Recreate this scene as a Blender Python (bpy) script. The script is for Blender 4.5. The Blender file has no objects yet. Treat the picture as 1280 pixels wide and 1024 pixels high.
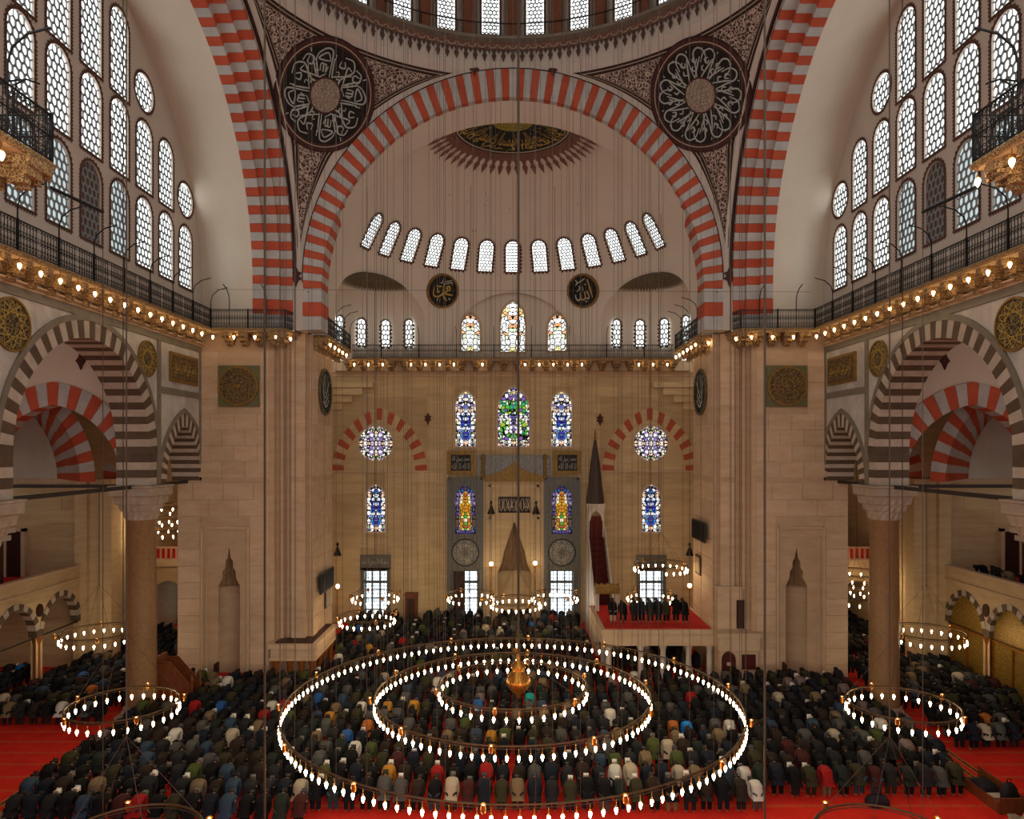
import bpy, bmesh, math, random
from mathutils import Vector, Matrix
from mathutils.geometry import delaunay_2d_cdt
S = bpy.context.scene
COL = S.collection
PI = math.pi
R_ = math.radians
rnd = random.Random(7)
F, CX, HY, H = 905.0, 641.0, 562.0, 14.26
def PX(x, D): return (x - CX) * D / F          # metres across at depth D
def PZ(y, D): return H + (HY - y) * D / F      # height at depth D

# ------------------------------------------------------------------ camera, sky, exposure
cam = bpy.data.cameras.new('camera')
cam_o = bpy.data.objects.new('camera', cam)
COL.objects.link(cam_o)
cam_o.location = (0, 0, H)
cam_o.rotation_euler = (PI / 2, 0, 0)
cam.sensor_width = 36.0
cam.lens = F / 1280.0 * 36.0
cam.shift_y = (HY - 512.0) / 1280.0
cam.shift_x = -(CX - 640.0) / 1280.0
cam.clip_end = 300
S.camera = cam_o
W = bpy.data.worlds.new('world')
S.world = W
W.use_nodes = True
W.node_tree.nodes['Background'].inputs[0].default_value = (1.0, 0.975, 0.94, 1)
W.node_tree.nodes['Background'].inputs[1].default_value = 1.05
S.view_settings.view_transform = 'Standard'
S.view_settings.look = 'None'
S.view_settings.gamma = 1
S.view_settings.use_curve_mapping = False
S.view_settings.exposure = 0.2
BULB = 31.0        # strength of every small lamp bulb
PANE = 2.6         # strength of the daylight panes
S.cycles.use_denoising = True
S.cycles.max_bounces = 6
S.cycles.diffuse_bounces = 4
S.cycles.glossy_bounces = 2
S.cycles.transmission_bounces = 4
S.cycles.sample_clamp_indirect = 4.0
S.cycles.sample_clamp_direct = 30.0
S.cycles.caustics_reflective = False
S.cycles.caustics_refractive = False
S.cycles.use_light_tree = True

# ------------------------------------------------------------------ materials
def srgb(h):
    if isinstance(h, str):
        h = h.lstrip('#'); c = [int(h[i:i + 2], 16) / 255 for i in (0, 2, 4)]
    else: c = h
    return tuple((v / 12.92 if v <= .04045 else ((v + .055) / 1.055) ** 2.4) for v in c) + (1,)
class NT:
    def __init__(s, name):
        s.m = bpy.data.materials.new(name); s.m.use_nodes = True
        s.t = s.m.node_tree; s.b = s.t.nodes['Principled BSDF']
    def n(s, typ, **kw):
        nd = s.t.nodes.new(typ)
        for k, v in kw.items():
            if k.startswith('i_'):
                k = k[2:]; k = int(k) if k.isdigit() else k.replace('_', ' ')
                nd.inputs[k].default_value = v
            else: setattr(nd, k, v)
        return nd
    def l(s, a, b): s.t.links.new(a, b)
    def ramp(s, stops, interp='LINEAR'):
        r = s.n('ShaderNodeValToRGB'); e = r.color_ramp; e.interpolation = interp
        while len(e.elements) < len(stops): e.elements.new(.5)
        for el, (p, c) in zip(e.elements, stops): el.position = p; el.color = c
        return r
    def mix(s, f, a, b, mode='MIX'):
        m = s.n('ShaderNodeMix', data_type='RGBA', blend_type=mode)
        for sock, v in ((m.inputs[0], f), (m.inputs[6], a), (m.inputs[7], b)):
            if hasattr(v, 'is_linked'): s.l(v, sock)
            else: sock.default_value = v
        return m.outputs[2]
    def math(s, op, a, b=0.0):
        m = s.n('ShaderNodeMath', operation=op)
        for sock, v in ((m.inputs[0], a), (m.inputs[1], b)):
            if hasattr(v, 'is_linked'): s.l(v, sock)
            else: sock.default_value = v
        return m.outputs[0]
MATS = {}
def mat(name, c1, c2=None, rough=.75, scale=1.2, metal=0.0, bump=0.0, bscale=8.0, stretch=(1, 1, 1), per_obj=0.0, spec=.3):
    if name in MATS: return MATS[name]
    t = NT(name); t.b.inputs['Roughness'].default_value = rough; t.b.inputs['Metallic'].default_value = metal
    t.b.inputs['Specular IOR Level'].default_value = spec
    c1 = srgb(c1)
    if c2 is None: t.b.inputs['Base Color'].default_value = c1
    else:
        g = t.n('ShaderNodeNewGeometry'); mp = t.n('ShaderNodeMapping'); mp.inputs['Scale'].default_value = stretch
        t.l(g.outputs['Position'], mp.inputs[0])
        nz = t.n('ShaderNodeTexNoise', i_Scale=scale, i_Detail=5.0, i_Roughness=.6); t.l(mp.outputs[0], nz.inputs['Vector'])
        rp = t.ramp([(.3, c1), (.7, srgb(c2))]); t.l(nz.outputs['Fac'], rp.inputs[0])
        out = rp.outputs[0]
        if per_obj:
            oi = t.n('ShaderNodeObjectInfo')
            v = t.math('ADD', t.math('MULTIPLY', oi.outputs['Random'], per_obj), 1 - per_obj / 2)
            hs = t.n('ShaderNodeHueSaturation'); t.l(out, hs.inputs['Color']); t.l(v, hs.inputs['Value']); out = hs.outputs[0]
        t.l(out, t.b.inputs['Base Color'])
        if bump:
            n2 = t.n('ShaderNodeTexNoise', i_Scale=bscale, i_Detail=4.0); t.l(mp.outputs[0], n2.inputs['Vector'])
            bp = t.n('ShaderNodeBump', i_Strength=bump, i_Distance=.05); t.l(n2.outputs['Fac'], bp.inputs['Height'])
            t.l(bp.outputs[0], t.b.inputs['Normal'])
    MATS[name] = t.m
    return t.m
def emit(name, col, strength):
    t = NT(name); t.t.nodes.remove(t.b)
    e = t.n('ShaderNodeEmission', i_0=srgb(col), i_1=strength)
    t.l(e.outputs[0], t.t.nodes['Material Output'].inputs[0]); MATS[name] = t.m
    return t.m

m_plaster = mat('plaster', '#d0c1ad', '#d8cab7', .9, .35)
m_plaster_dark = mat('plaster_semidome', '#d5c8b7', '#dccfbf', .9, .3)
m_plaster_grey = mat('plaster_pale', '#c0b3a6', '#c8bcaf', .9, .5)
m_stone = mat('pier_stone', '#bb9c7c', '#cbb093', .8, .8, stretch=(1, 1, 3), per_obj=.13, bump=.15)
m_stone_core = mat('pier_joint', '#b3947a' if False else '#b29374', '#c0a487', .85, .8, stretch=(1, 1, 3))
m_apse = mat('apse_stone', '#b69b72', '#c8af88', .8, .9, stretch=(.6, 1, 3.5), per_obj=.16, bump=.15)
m_apse_core = mat('apse_joint', '#a98f68', '#b99f79', .85, .9, stretch=(.6, 1, 3.5))
m_mould = mat('moulding_stone', '#bba080', '#c9b093', .75, 1.5)
m_marble = mat('grey_veined_marble', '#cac3b8', '#a39d95', .45, .7, stretch=(1, 1.6, 1.3))
m_marble_w = mat('white_marble', '#c6bcae', '#b3a797', .5, 1.1)
m_band = mat('green_grey_marble', '#6d6558', '#7f7768', .5, 1.6)
m_vdark = mat('dark_voussoir', '#4f4032', '#5e4d3d', .6, 2, per_obj=.15)
m_vlight = mat('light_voussoir', '#b9ab9c', '#a59685', .6, 2, per_obj=.12)
m_red = mat('red_voussoir', '#c0573a', '#ab4a30', .8, 1.3, per_obj=.14)
m_grey = mat('grey_voussoir', '#bdb9b3', '#a8a49e', .8, 1.3, per_obj=.10)
m_red2 = mat('pale_red_voussoir', '#b5573a', '#a64c32', .8, 1.3, per_obj=.12)
m_hood = mat('dark_hood_stone', '#7d6145', '#94775a', .9, 3)  # darker stone tone for the stalactite hoods
m_iron = mat('wrought_iron', '#1b1c1c', None, .5, metal=.3)
m_beam = mat('dark_beam', '#2a2320', '#332b26', .6, 3)
m_gold = mat('gilt', '#94743a', '#775a2a', .5, 4, metal=.4)
m_brass = mat('brass', '#c48a3a', '#a96f2a', .3, 4, metal=.8)
m_wood = mat('red_brown_wood', '#7a3f20', '#5f2f18', .5, 3, stretch=(3, 3, .6))
m_darkwood = mat('dark_wood', '#3a1a16', '#2c1411', .5, 3)
m_black = mat('black_ground', '#171310', None, .6)
m_maroon = mat('maroon_paint', '#4f2c26', '#45251f', .85, 2)
m_maroon_d = mat('dark_maroon_paint', '#35201c', None, .85)
m_cream = mat('cream_paint', '#b3a48f', None, .85)
m_goldp = mat('gold_paint', '#c2a452', '#a98a3c', .7, 3)
m_dgreen = mat('dark_green_paint', '#1c211b', None, .8)
m_silver = mat('grey_letters', '#a9aca3', None, .7)
m_tile = mat('blue_grey_tile', '#6a675f', '#55544f', .35, 5)
m_granite = mat('porphyry_granite', '#8f6d4a', '#7d5d3d', .35, 6, bump=0)
m_cap = mat('capital_marble', '#ab9c8a', '#948471', .6, 2)
m_glassw = mat('pale_lattice', '#7d8486', None, .7)
m_cable = mat('steel_cable', '#4b3d30', None, .6)
m_bulb = emit('bulb_glow', '#ffdfae', BULB)
m_bulbc = emit('cornice_bulb_glow', '#ffd694', BULB * .75)
m_globe = emit('globe_glow', '#ffe2b5', 14.0)
m_pane = emit('daylight_pane', '#eef2f0', PANE)
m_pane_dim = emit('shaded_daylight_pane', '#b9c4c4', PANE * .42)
m_pane_b = emit('street_window_pane', '#dbe9f2', PANE * 1.2)

def pattern_mat(name, ground, line, scale, lo=.0, hi=.09, freq=0.0, rough=.8, stretch=(1, 1, 1), metal=0.0):
    """interlaced ornament: lines along the borders of distorted cells plus rings inside them"""
    t = NT(name); t.b.inputs['Roughness'].default_value = rough; t.b.inputs['Metallic'].default_value = metal
    g = t.n('ShaderNodeNewGeometry'); mp = t.n('ShaderNodeMapping'); mp.inputs['Scale'].default_value = stretch
    t.l(g.outputs['Position'], mp.inputs[0])
    v1 = t.n('ShaderNodeTexVoronoi', feature='F1', i_Scale=scale, i_Randomness=.55); t.l(mp.outputs[0], v1.inputs['Vector'])
    v2 = t.n('ShaderNodeTexVoronoi', feature='DISTANCE_TO_EDGE', i_Scale=scale, i_Randomness=.55); t.l(mp.outputs[0], v2.inputs['Vector'])
    ring = t.math('SINE', t.math('MULTIPLY', v1.outputs['Distance'], freq or 24.0))
    a = t.math('GREATER_THAN', ring, .35)
    b = t.math('LESS_THAN', v2.outputs['Distance'], hi)
    v3 = t.n('ShaderNodeTexVoronoi', feature='DISTANCE_TO_EDGE', i_Scale=scale * 2.3); t.l(mp.outputs[0], v3.inputs['Vector'])
    c = t.math('LESS_THAN', v3.outputs['Distance'], .06)
    f = t.math('MAXIMUM', t.math('MULTIPLY', a, t.math('SUBTRACT', 1.0, b)), c)
    t.l(t.mix(f, srgb(ground), srgb(line)), t.b.inputs['Base Color'])
    MATS[name] = t.m
    return t.m
m_floral = pattern_mat('floral_pendentive', '#472b25', '#bba797', 2.0, hi=.07, freq=20)
m_lace = pattern_mat('lace_rosette', '#6b5646', '#b7a894', 5.0, freq=22)
m_goldpat = pattern_mat('gilt_arabesque', '#1d150d', '#84683a', 4.2, freq=20)
m_goldpat2 = pattern_mat('gilt_star_lattice', '#17120d', '#7d6a40', 3.0, freq=17)
m_corbpat = pattern_mat('corbel_ornament', '#66492c', '#b5925f', 6.0, freq=20)
m_grille = pattern_mat('brass_openwork', '#4a3816', '#b8933f', 7.0, freq=18, metal=.4, rough=.4)
m_tilepat = pattern_mat('tile_arabesque', '#3c3b38', '#98958b', 6.5, freq=20, rough=.35)
m_redpat = pattern_mat('red_arabesque', '#5d2c25', '#8d6a56', 5.0, freq=20)
m_olivepat = pattern_mat('olive_arabesque', '#3a3120', '#7d6c44', 4.0, freq=20)

def stained(name, cols, scale, strength, seedw=0.0):
    t = NT(name); t.t.nodes.remove(t.b)
    tc = t.n('ShaderNodeTexCoord'); mp = t.n('ShaderNodeMapping'); mp.inputs['Location'].default_value = (seedw, seedw * 2, seedw)
    ab = t.n('ShaderNodeVectorMath', operation='ABSOLUTE'); t.l(tc.outputs['Object'], ab.inputs[0]); t.l(ab.outputs[0], mp.inputs[0])
    v = t.n('ShaderNodeTexVoronoi', feature='F1', i_Scale=scale, i_Randomness=.75, voronoi_dimensions='3D'); t.l(mp.outputs[0], v.inputs['Vector'])
    e = t.n('ShaderNodeTexVoronoi', feature='DISTANCE_TO_EDGE', i_Scale=scale, i_Randomness=.75); t.l(mp.outputs[0], e.inputs['Vector'])
    sp = t.n('ShaderNodeSeparateColor'); t.l(v.outputs['Color'], sp.inputs[0])
    n = len(cols)
    rp = t.ramp([(i / n, srgb(c)) for i, c in enumerate(cols)], 'CONSTANT'); t.l(sp.outputs[0], rp.inputs[0])
    f = t.math('GREATER_THAN', e.outputs['Distance'], .09)
    em = t.n('ShaderNodeEmission', i_1=strength); t.l(t.mix(f, (.006, .005, .005, 1), rp.outputs[0]), em.inputs[0])
    t.l(em.outputs[0], t.t.nodes['Material Output'].inputs[0]); MATS[name] = t.m
    return t.m
st_blue = stained('stained_blue', ['#3350c0', '#7fa8e8', '#e8ecf5', '#4038a0', '#2f7fc4', '#ffffff', '#b8c8ee'], 5.0, 1.0)
st_mix = stained('stained_white_edge', ['#f2f0e8', '#9c90c8', '#f5e6d0', '#e8c0a0', '#6060a0', '#ffffff', '#a0b080'], 4.2, 1.15, 3.1)
st_green = stained('stained_green', ['#58b040', '#d9f0d0', '#38a060', '#f0e8f4', '#7a5aa0', '#98b830'], 3.3, 1.0, 1.7)
st_yellow = stained('stained_yellow', ['#e8b030', '#f0d890', '#c06030', '#60a040', '#f5e9c0', '#d08828'], 3.8, .85, 2.2)
st_purple = stained('stained_purple', ['#6a5aa8', '#9a88c8', '#4a4080', '#c0a8d0', '#806050', '#5070b0'], 4.2, .6, 4.2)
st_white = stained('stained_pale', ['#ffffff', '#f8f4ea', '#f0f6f4', '#f6e6a0', '#ffffff', '#ccd8b0', '#ffffff', '#e0a070'], 3.0, 1.7, 5.3)
st_rose = stained('stained_rose', ['#f6e8e0', '#ecd8f0', '#ffffff', '#f0d0a0', '#e8f0ff', '#b090d0'], 3.2, 1.25, .4)

# ------------------------------------------------------------------ mesh helpers
class MB:
    def __init__(s): s.v = []; s.f = []; s.mi = []
    def add(s, vs, fs, m=0):
        n = len(s.v); s.v += [tuple(v) for v in vs]; s.f += [tuple(n + i for i in f) for f in fs]; s.mi += [m] * len(fs); return s
    def box(s, x0, x1, y0, y1, z0, z1, m=0):
        v = [(x, y, z) for z in (z0, z1) for y in (y0, y1) for x in (x0, x1)]
        return s.add(v, [(0, 2, 3, 1), (4, 5, 7, 6), (0, 1, 5, 4), (2, 6, 7, 3), (0, 4, 6, 2), (1, 3, 7, 5)], m)
    def prism(s, poly, f0, f1, m=0, caps=(True, True)):
        """poly: 2-D outline; f0, f1 map (a, b) to the two 3-D ends"""
        n = len(poly); v = [f0(a, b) for a, b in poly] + [f1(a, b) for a, b in poly]
        fs = [(i, (i + 1) % n, n + (i + 1) % n, n + i) for i in range(n)]
        if caps[0]: fs.append(tuple(range(n)))
        if caps[1]: fs.append(tuple(range(2 * n - 1, n - 1, -1)))
        return s.add(v, fs, m)
    def grid(s, rows, m=0, close=False):
        n = len(rows[0]); v = [p for r in rows for p in r]; fs = []
        for i in range(len(rows) - 1):
            for j in range(n if close else n - 1):
                k = (j + 1) % n; fs.append((i * n + j, i * n + k, (i + 1) * n + k, (i + 1) * n + j))
        return s.add(v, fs, m)
    def tube(s, pts, r, n=4, m=0, closed=False):
        pts = [Vector(p) for p in pts]; rows = []; N = len(pts)
        for i, p in enumerate(pts):
            a = pts[(i - 1) % N] if closed or i else p; b = pts[(i + 1) % N] if closed or i < N - 1 else p
            t = (b - a).normalized() if (b - a).length > 1e-9 else Vector((0, 0, 1))
            up = Vector((0, 0, 1)) if abs(t.z) < .95 else Vector((0, 1, 0))
            e1 = t.cross(up).normalized(); e2 = t.cross(e1); rr = r[i] if isinstance(r, (list, tuple)) else r
            rows.append([p + (e1 * math.cos(2 * PI * k / n + PI / n) + e2 * math.sin(2 * PI * k / n + PI / n)) * rr for k in range(n)])
        if closed: rows.append(rows[0])
        s.grid(rows, m, True)
        if not closed:
            b = len(s.v); s.f += [tuple(range(b - n, b))]; s.mi += [m]
            s.f += [tuple(range(b - n * N + n - 1, b - n * N - 1, -1))]; s.mi += [m]
        return s
    def lathe(s, prof, c=(0, 0, 0), n=12, m=0, a0=0.0, a1=2 * PI):
        full = abs(a1 - a0 - 2 * PI) < 1e-6; k = n if full else n + 1
        rows = [[(c[0] + r * math.cos(a0 + (a1 - a0) * j / n), c[1] + r * math.sin(a0 + (a1 - a0) * j / n), c[2] + z) for j in range(k)] for r, z in prof]
        return s.grid(rows, m, full)
    def ring(s, p0, p1, f, m=0):
        """band between two equally long 2-D polylines mapped by f"""
        return s.grid([[f(a, b) for a, b in p0], [f(a, b) for a, b in p1]], m)
    def mesh(s, name, mats, smooth=False):
        me = bpy.data.meshes.new(name); me.from_pydata(s.v, [], s.f)
        for m in (mats if isinstance(mats, (list, tuple)) else [mats]): me.materials.append(m)
        if any(s.mi): me.polygons.foreach_set('material_index', s.mi)
        if smooth: me.polygons.foreach_set('use_smooth', [True] * len(s.f))
        me.update(); return me
def link(name, data, parent=None, M=None, loc=None, **kw):
    o = bpy.data.objects.new(name, data); COL.objects.link(o)
    if M is not None: o.matrix_local = M
    if loc is not None: o.location = loc
    if parent is not None: o.parent = parent
    for k, v in kw.items(): o[k] = v
    return o
def part(name, mb, mats, parent, smooth=False, M=None, **kw):
    return link(name, mb.mesh(name, mats, smooth) if isinstance(mb, MB) else mb, parent, M, **kw)
def thing(name, label, cat, group=None, loc=(0, 0, 0), M=None, **kw):
    o = bpy.data.objects.new(name, None); COL.objects.link(o); o.location = loc; o.empty_display_size = .3
    if M is not None: o.matrix_world = M
    o['label'] = label; o['category'] = cat
    if group: o['group'] = group
    for k, v in kw.items(): o[k] = v
    return o
def setting(name, label, M=None):
    o = bpy.data.objects.new(name, None); COL.objects.link(o); o.empty_display_size = .3
    if M is not None: o.matrix_world = M
    o['kind'] = 'structure'; o['label'] = label
    return o
def dup(root, loc=None, M=None, **kw):
    r = root.copy(); COL.objects.link(r)
    if M is not None: r.matrix_world = M
    elif loc is not None: r.location = loc
    for k, v in kw.items(): r[k] = v
    for ch in root.children:
        c = ch.copy(); COL.objects.link(c); c.parent = r
        for g in ch.children:
            d = g.copy(); COL.objects.link(d); d.parent = c
    return r
ORD = 'first second third fourth fifth sixth seventh eighth ninth tenth eleventh twelfth thirteenth fourteenth fifteenth sixteenth seventeenth eighteenth nineteenth twentieth'.split()
TENS = ['', '', 'twenty', 'thirty', 'forty', 'fifty', 'sixty', 'seventy']
TENTH = ['', '', 'twentieth', 'thirtieth', 'fortieth', 'fiftieth', 'sixtieth', 'seventieth']
def nth(i):
    if i <= 20: return ORD[i - 1]
    return TENTH[i // 10] if i % 10 == 0 else TENS[i // 10] + '-' + ORD[i % 10 - 1]
SIDE = {-1: 'left', 1: 'right'}

def pointed(half, rise, n=16, w=0.0):
    """pointed (or round) arch from the left spring to the right one, spring line at 0"""
    half, rise = half + w, rise + w
    if rise < half - 1e-6:
        return [(-half * math.cos(PI * i / n), rise * math.sin(PI * i / n)) for i in range(n + 1)]
    c = (rise * rise - half * half) / (2 * half); R = half + c; aa = math.acos(max(-1, -c / R)); pts = []
    for i in range(n + 1):
        t = i / n
        q = t * 2 if t <= .5 else (1 - t) * 2
        a = PI + (aa - PI) * q; x, y = c + R * math.cos(a), R * math.sin(a)
        pts.append((x, y) if t <= .5 else (-x, y))
    return pts
def arch_at(half, rise, t, w=0.0):
    half, rise = half + w, rise + w
    if rise < half - 1e-6: return (-half * math.cos(PI * t), rise * math.sin(PI * t))
    c = (rise * rise - half * half) / (2 * half); R = half + c; aa = math.acos(max(-1, -c / R))
    q = t * 2 if t <= .5 else (1 - t) * 2
    a = PI + (aa - PI) * q; x, y = c + R * math.cos(a), R * math.sin(a)
    return (x, y) if t <= .5 else (-x, y)
def window_poly(w, h, rise=None, n=12):
    """arched window outline: sill centred at 0, counter-clockwise"""
    rise = w / 2 if rise is None else rise
    top = pointed(w / 2, rise, n)
    return [(-w / 2, 0), (w / 2, 0)] + [(x, h - rise + y) for x, y in reversed(top)]
def circle(r, n=20, cx=0, cy=0): return [(cx + r * math.cos(2 * PI * i / n), cy + r * math.sin(2 * PI * i / n)) for i in range(n)]
def grow(poly, d):
    n = len(poly); out = []
    for i in range(n):
        a, b, c = Vector(poly[i - 1]), Vector(poly[i]), Vector(poly[(i + 1) % n])
        e1 = (b - a); e2 = (c - b)
        if e1.length < 1e-7: e1 = e2
        if e2.length < 1e-7: e2 = e1
        n1 = Vector((e1.y, -e1.x)).normalized(); n2 = Vector((e2.y, -e2.x)).normalized()
        m = n1 + n2
        m = m / max(.35, m.length_squared) * 2 if m.length > 1e-6 else n1
        out.append((b.x + m.x * d, b.y + m.y * d))
    return out
def inside(p, poly):
    x, y = p; c = False; j = len(poly) - 1
    for i in range(len(poly)):
        xi, yi = poly[i]; xj, yj = poly[j]
        if (yi > y) != (yj > y) and x < (xj - xi) * (y - yi) / (yj - yi) + xi: c = not c
        j = i
    return c
def densify(poly, step):
    out = []
    for i in range(len(poly)):
        a, b = Vector(poly[i]), Vector(poly[(i + 1) % len(poly)]); k = max(1, int((b - a).length / step))
        out += [tuple(a.lerp(b, j / k)) for j in range(k)]
    return out
def sheet(mb, f, outline, holes=(), step=1.0, m=0, flat=False):
    """a surface f(a, b) over a 2-D outline with holes cut out of it"""
    V = []; E = []
    def put(poly):
        n = len(V); V.extend(Vector(p) for p in poly); E.extend((n + i, n + (i + 1) % len(poly)) for i in range(len(poly)))
    put(densify(outline, step) if not flat else outline)
    for h in holes: put(h)
    if not flat:
        x0, x1 = min(p[0] for p in outline), max(p[0] for p in outline); y0, y1 = min(p[1] for p in outline), max(p[1] for p in outline)
        for i in range(1, int((x1 - x0) / step) + 1):
            for j in range(1, int((y1 - y0) / step) + 1):
                p = (x0 + i * step, y0 + j * step)
                if inside(p, outline) and not any(inside(p, h) for h in holes): V.append(Vector(p))
    vs, es, fs, *_ = delaunay_2d_cdt(V, E, [], 0, 1e-5)
    bb = [(min(p[0] for p in h), max(p[0] for p in h), min(p[1] for p in h), max(p[1] for p in h)) for h in holes]
    keep = []
    for t in fs:
        c = (sum(vs[i].x for i in t) / 3, sum(vs[i].y for i in t) / 3)
        if not inside(c, outline): continue
        if any(b[0] <= c[0] <= b[1] and b[2] <= c[1] <= b[3] and inside(c, h) for b, h in zip(bb, holes)): continue
        keep.append(tuple(t))
    used = sorted({i for t in keep for i in t}); ix = {u: k for k, u in enumerate(used)}
    mb.add([f(vs[u].x, vs[u].y) for u in used], [tuple(ix[i] for i in t) for t in keep], m)
    return mb
def pieces(parent, name, mats, n, pin, pout, f, d0, d1, gap=.03, t0=0.0, t1=1.0, jit=.012):
    """n wedge stones between an inner and an outer curve, each its own object; f(a, b, depth) -> point"""
    for i in range(n):
        a = t0 + (t1 - t0) * (i + gap / 2) / n; b = t0 + (t1 - t0) * (i + 1 - gap / 2) / n; c = (a + b) / 2
        poly = [pin(a), pin(c), pin(b), pout(b), pout(c), pout(a)]; j = rnd.uniform(-jit, jit)
        mb = MB().prism(poly, lambda p, q: f(p, q, d0 + j), lambda p, q: f(p, q, d1))
        part(name, mb, mats[i % len(mats)], parent)

# ------------------------------------------------------------------ windows
WMESH = {}
def hexlattice(poly, pitch, bar, d, asp=1.0):
    """a plate of hexagonal openings that fills an outline: ring of six bars per cell"""
    mb = MB(); x0, x1 = min(p[0] for p in poly), max(p[0] for p in poly); y0, y1 = min(p[1] for p in poly), max(p[1] for p in poly)
    r = pitch / math.sqrt(3); dy = 1.5 * r * asp; big = grow(poly, .01)
    nx = int((x1 - x0) / pitch) + 2; ny = int((y1 - y0) / dy) + 2
    for j in range(ny):
        for i in range(-1, nx):
            cx = (x0 + x1) / 2 + (i - nx // 2) * pitch + (pitch / 2 if j % 2 else 0); cy = y0 + j * dy
            if not inside((cx, cy), big): continue
            ro, ri = r, r - bar
            o = [(cx + ro * math.sin(k * PI / 3), cy + ro * asp * math.cos(k * PI / 3)) for k in range(6)]
            q = [(cx + ri * math.sin(k * PI / 3), cy + ri * asp * math.cos(k * PI / 3)) for k in range(6)]
            n = len(mb.v); mb.v += [(a, 0, b) for a, b in o + q] + [(a, d, b) for a, b in q]
            for k in range(6):
                l = (k + 1) % 6; mb.f += [(n + k, n + l, n + 6 + l, n + 6 + k), (n + 6 + k, n + 6 + l, n + 12 + l, n + 12 + k)]; mb.mi += [0, 0]
    return mb
def window_set(key, poly, pitch=.30, bar=.035, asp=1.15, teeth=.13, bw=.13, deep=.14):
    if key in WMESH: return WMESH[key]
    f = lambda d: (lambda a, b: (a, d, b))
    fr = MB(); g1 = grow(poly, .0); g2 = grow(poly, .10)
    fr.prism(g1, f(-.015), f(deep), caps=(False, False))
    fr.ring(g1 + g1[:1], g2 + g2[:1], f(-.015))
    pn = MB(); big = grow(poly, .06); pn.prism(big, f(deep - .03), f(deep), caps=(True, True))
    lt = hexlattice(poly, pitch, bar, .06, asp)
    br = MB(); a = grow(poly, .02); b = grow(poly, bw)
    br.prism(a, f(-.03), f(-.012), caps=(False, False)); br.ring(a + a[:1], b + b[:1], f(-.03)); br.prism(b, f(-.03), f(-.0), caps=(False, False))
    dn = densify(b, teeth * 1.6); c = grow(dn, teeth)
    for i in range(len(dn)):
        p, q = dn[i], dn[(i + 1) % len(dn)]; mx = ((c[i][0] + c[(i + 1) % len(dn)][0]) / 2, (c[i][1] + c[(i + 1) % len(dn)][1]) / 2)
        k = len(br.v); br.v += [(p[0], -.03, p[1]), (q[0], -.03, q[1]), (mx[0], -.03, mx[1])]; br.f.append((k, k + 1, k + 2)); br.mi.append(0)
    WMESH[key] = dict(frame=fr.mesh('window_frame', m_plaster_grey), pane=pn.mesh('window_pane', m_pane), pane_dim=pn.mesh('window_pane_dim', m_pane_dim),
                      lattice=lt.mesh('window_lattice', m_glassw), border=br.mesh('window_border', m_maroon_b), poly=poly)
    return WMESH[key]
m_maroon_b = mat('window_border_paint', '#5c3f35', '#50362d', .85, 3)
m_blind = mat('blind_pane', '#5c4a3e', None, .9)
WN = [0]
def put_window(ws, M, label, pane='pane', lattice=True):
    WN[0] += 1
    w = setting('window_%d' % WN[0], label, M)
    link('window_frame', ws['frame'], w); link('window_pane', ws[pane], w)
    if lattice: link('window_lattice', ws['lattice'], w, M=Matrix.Translation((0, .06, 0)), kind='stuff')
    link('window_border', ws['border'], w)
    return w
def frameM(o, x, y, z):
    x, y, z = Vector(x), Vector(y), Vector(z)
    return Matrix(((x.x, y.x, z.x, o[0]), (x.y, y.y, z.y, o[1]), (x.z, y.z, z.z, o[2]), (0, 0, 0, 1)))

# ------------------------------------------------------------------ lettering
FORMS = {'ا': 'ﺍﺎ', 'ل': 'ﻝﻞﻟﻠ', 'ه': 'ﻩﻪﻫﻬ', 'م': 'ﻡﻢﻣﻤ', 'ح': 'ﺡﺢﺣﺤ', 'د': 'ﺩﺪ', 'ن': 'ﻥﻦﻧﻨ', 'ي': 'ﻱﻲﻳﻴ', 'س': 'ﺱﺲﺳﺴ', 'ك': 'ﻙﻚﻛﻜ', 'ت': 'ﺕﺖﺗﺘ', 'و': 'ﻭﻮ', 'ر': 'ﺭﺮ', 'ض': 'ﺽﺾﺿﻀ', 'ز': 'ﺯﺰ', 'ب': 'ﺏﺐﺑﺒ', 'ج': 'ﺝﺞﺟﺠ', 'ع': 'ﻉﻊﻋﻌ', 'خ': 'ﺥﺦﺧﺨ', 'ص': 'ﺹﺺﺻﺼ'}
def shape(txt):
    out = ''
    for wd in txt.split(' '):
        joined = False; w = ''
        for i, ch in enumerate(wd):
            fm = FORMS[ch]; nxt = i < len(wd) - 1 and len(fm) == 4
            w += fm[(1 if joined else 0)] if not nxt else fm[3 if joined else 2]
            joined = nxt
        out = w[::-1] + (' ' + out if out else '')
    return out
def text_mesh(s):
    """flat outline of a line of writing, scaled to height 1, starting at (0, 0)"""
    c = bpy.data.curves.new('writing', 'FONT'); c.body = s; c.resolution_u = 2
    o = bpy.data.objects.new('writing', c); COL.objects.link(o)
    me = bpy.data.meshes.new_from_object(o.evaluated_get(bpy.context.evaluated_depsgraph_get()))
    bm = bmesh.new(); bm.from_mesh(me); bmesh.ops.triangulate(bm, faces=bm.faces)
    for _ in range(2):
        el = [e for e in bm.edges if e.calc_length() > .16]
        if el: bmesh.ops.subdivide_edges(bm, edges=el, cuts=1)
    bmesh.ops.triangulate(bm, faces=bm.faces); bm.verts.index_update()
    V = [(v.co.x, v.co.y) for v in bm.verts]; Fs = [tuple(v.index for v in f.verts) for f in bm.faces]
    bm.free(); bpy.data.objects.remove(o); bpy.data.meshes.remove(me); bpy.data.curves.remove(c)
    x0, y0 = min(p[0] for p in V), min(p[1] for p in V); h = max(p[1] for p in V) - y0
    V = [((x - x0) / h, (y - y0) / h) for x, y in V]
    return V, Fs, max(p[0] for p in V)
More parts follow.
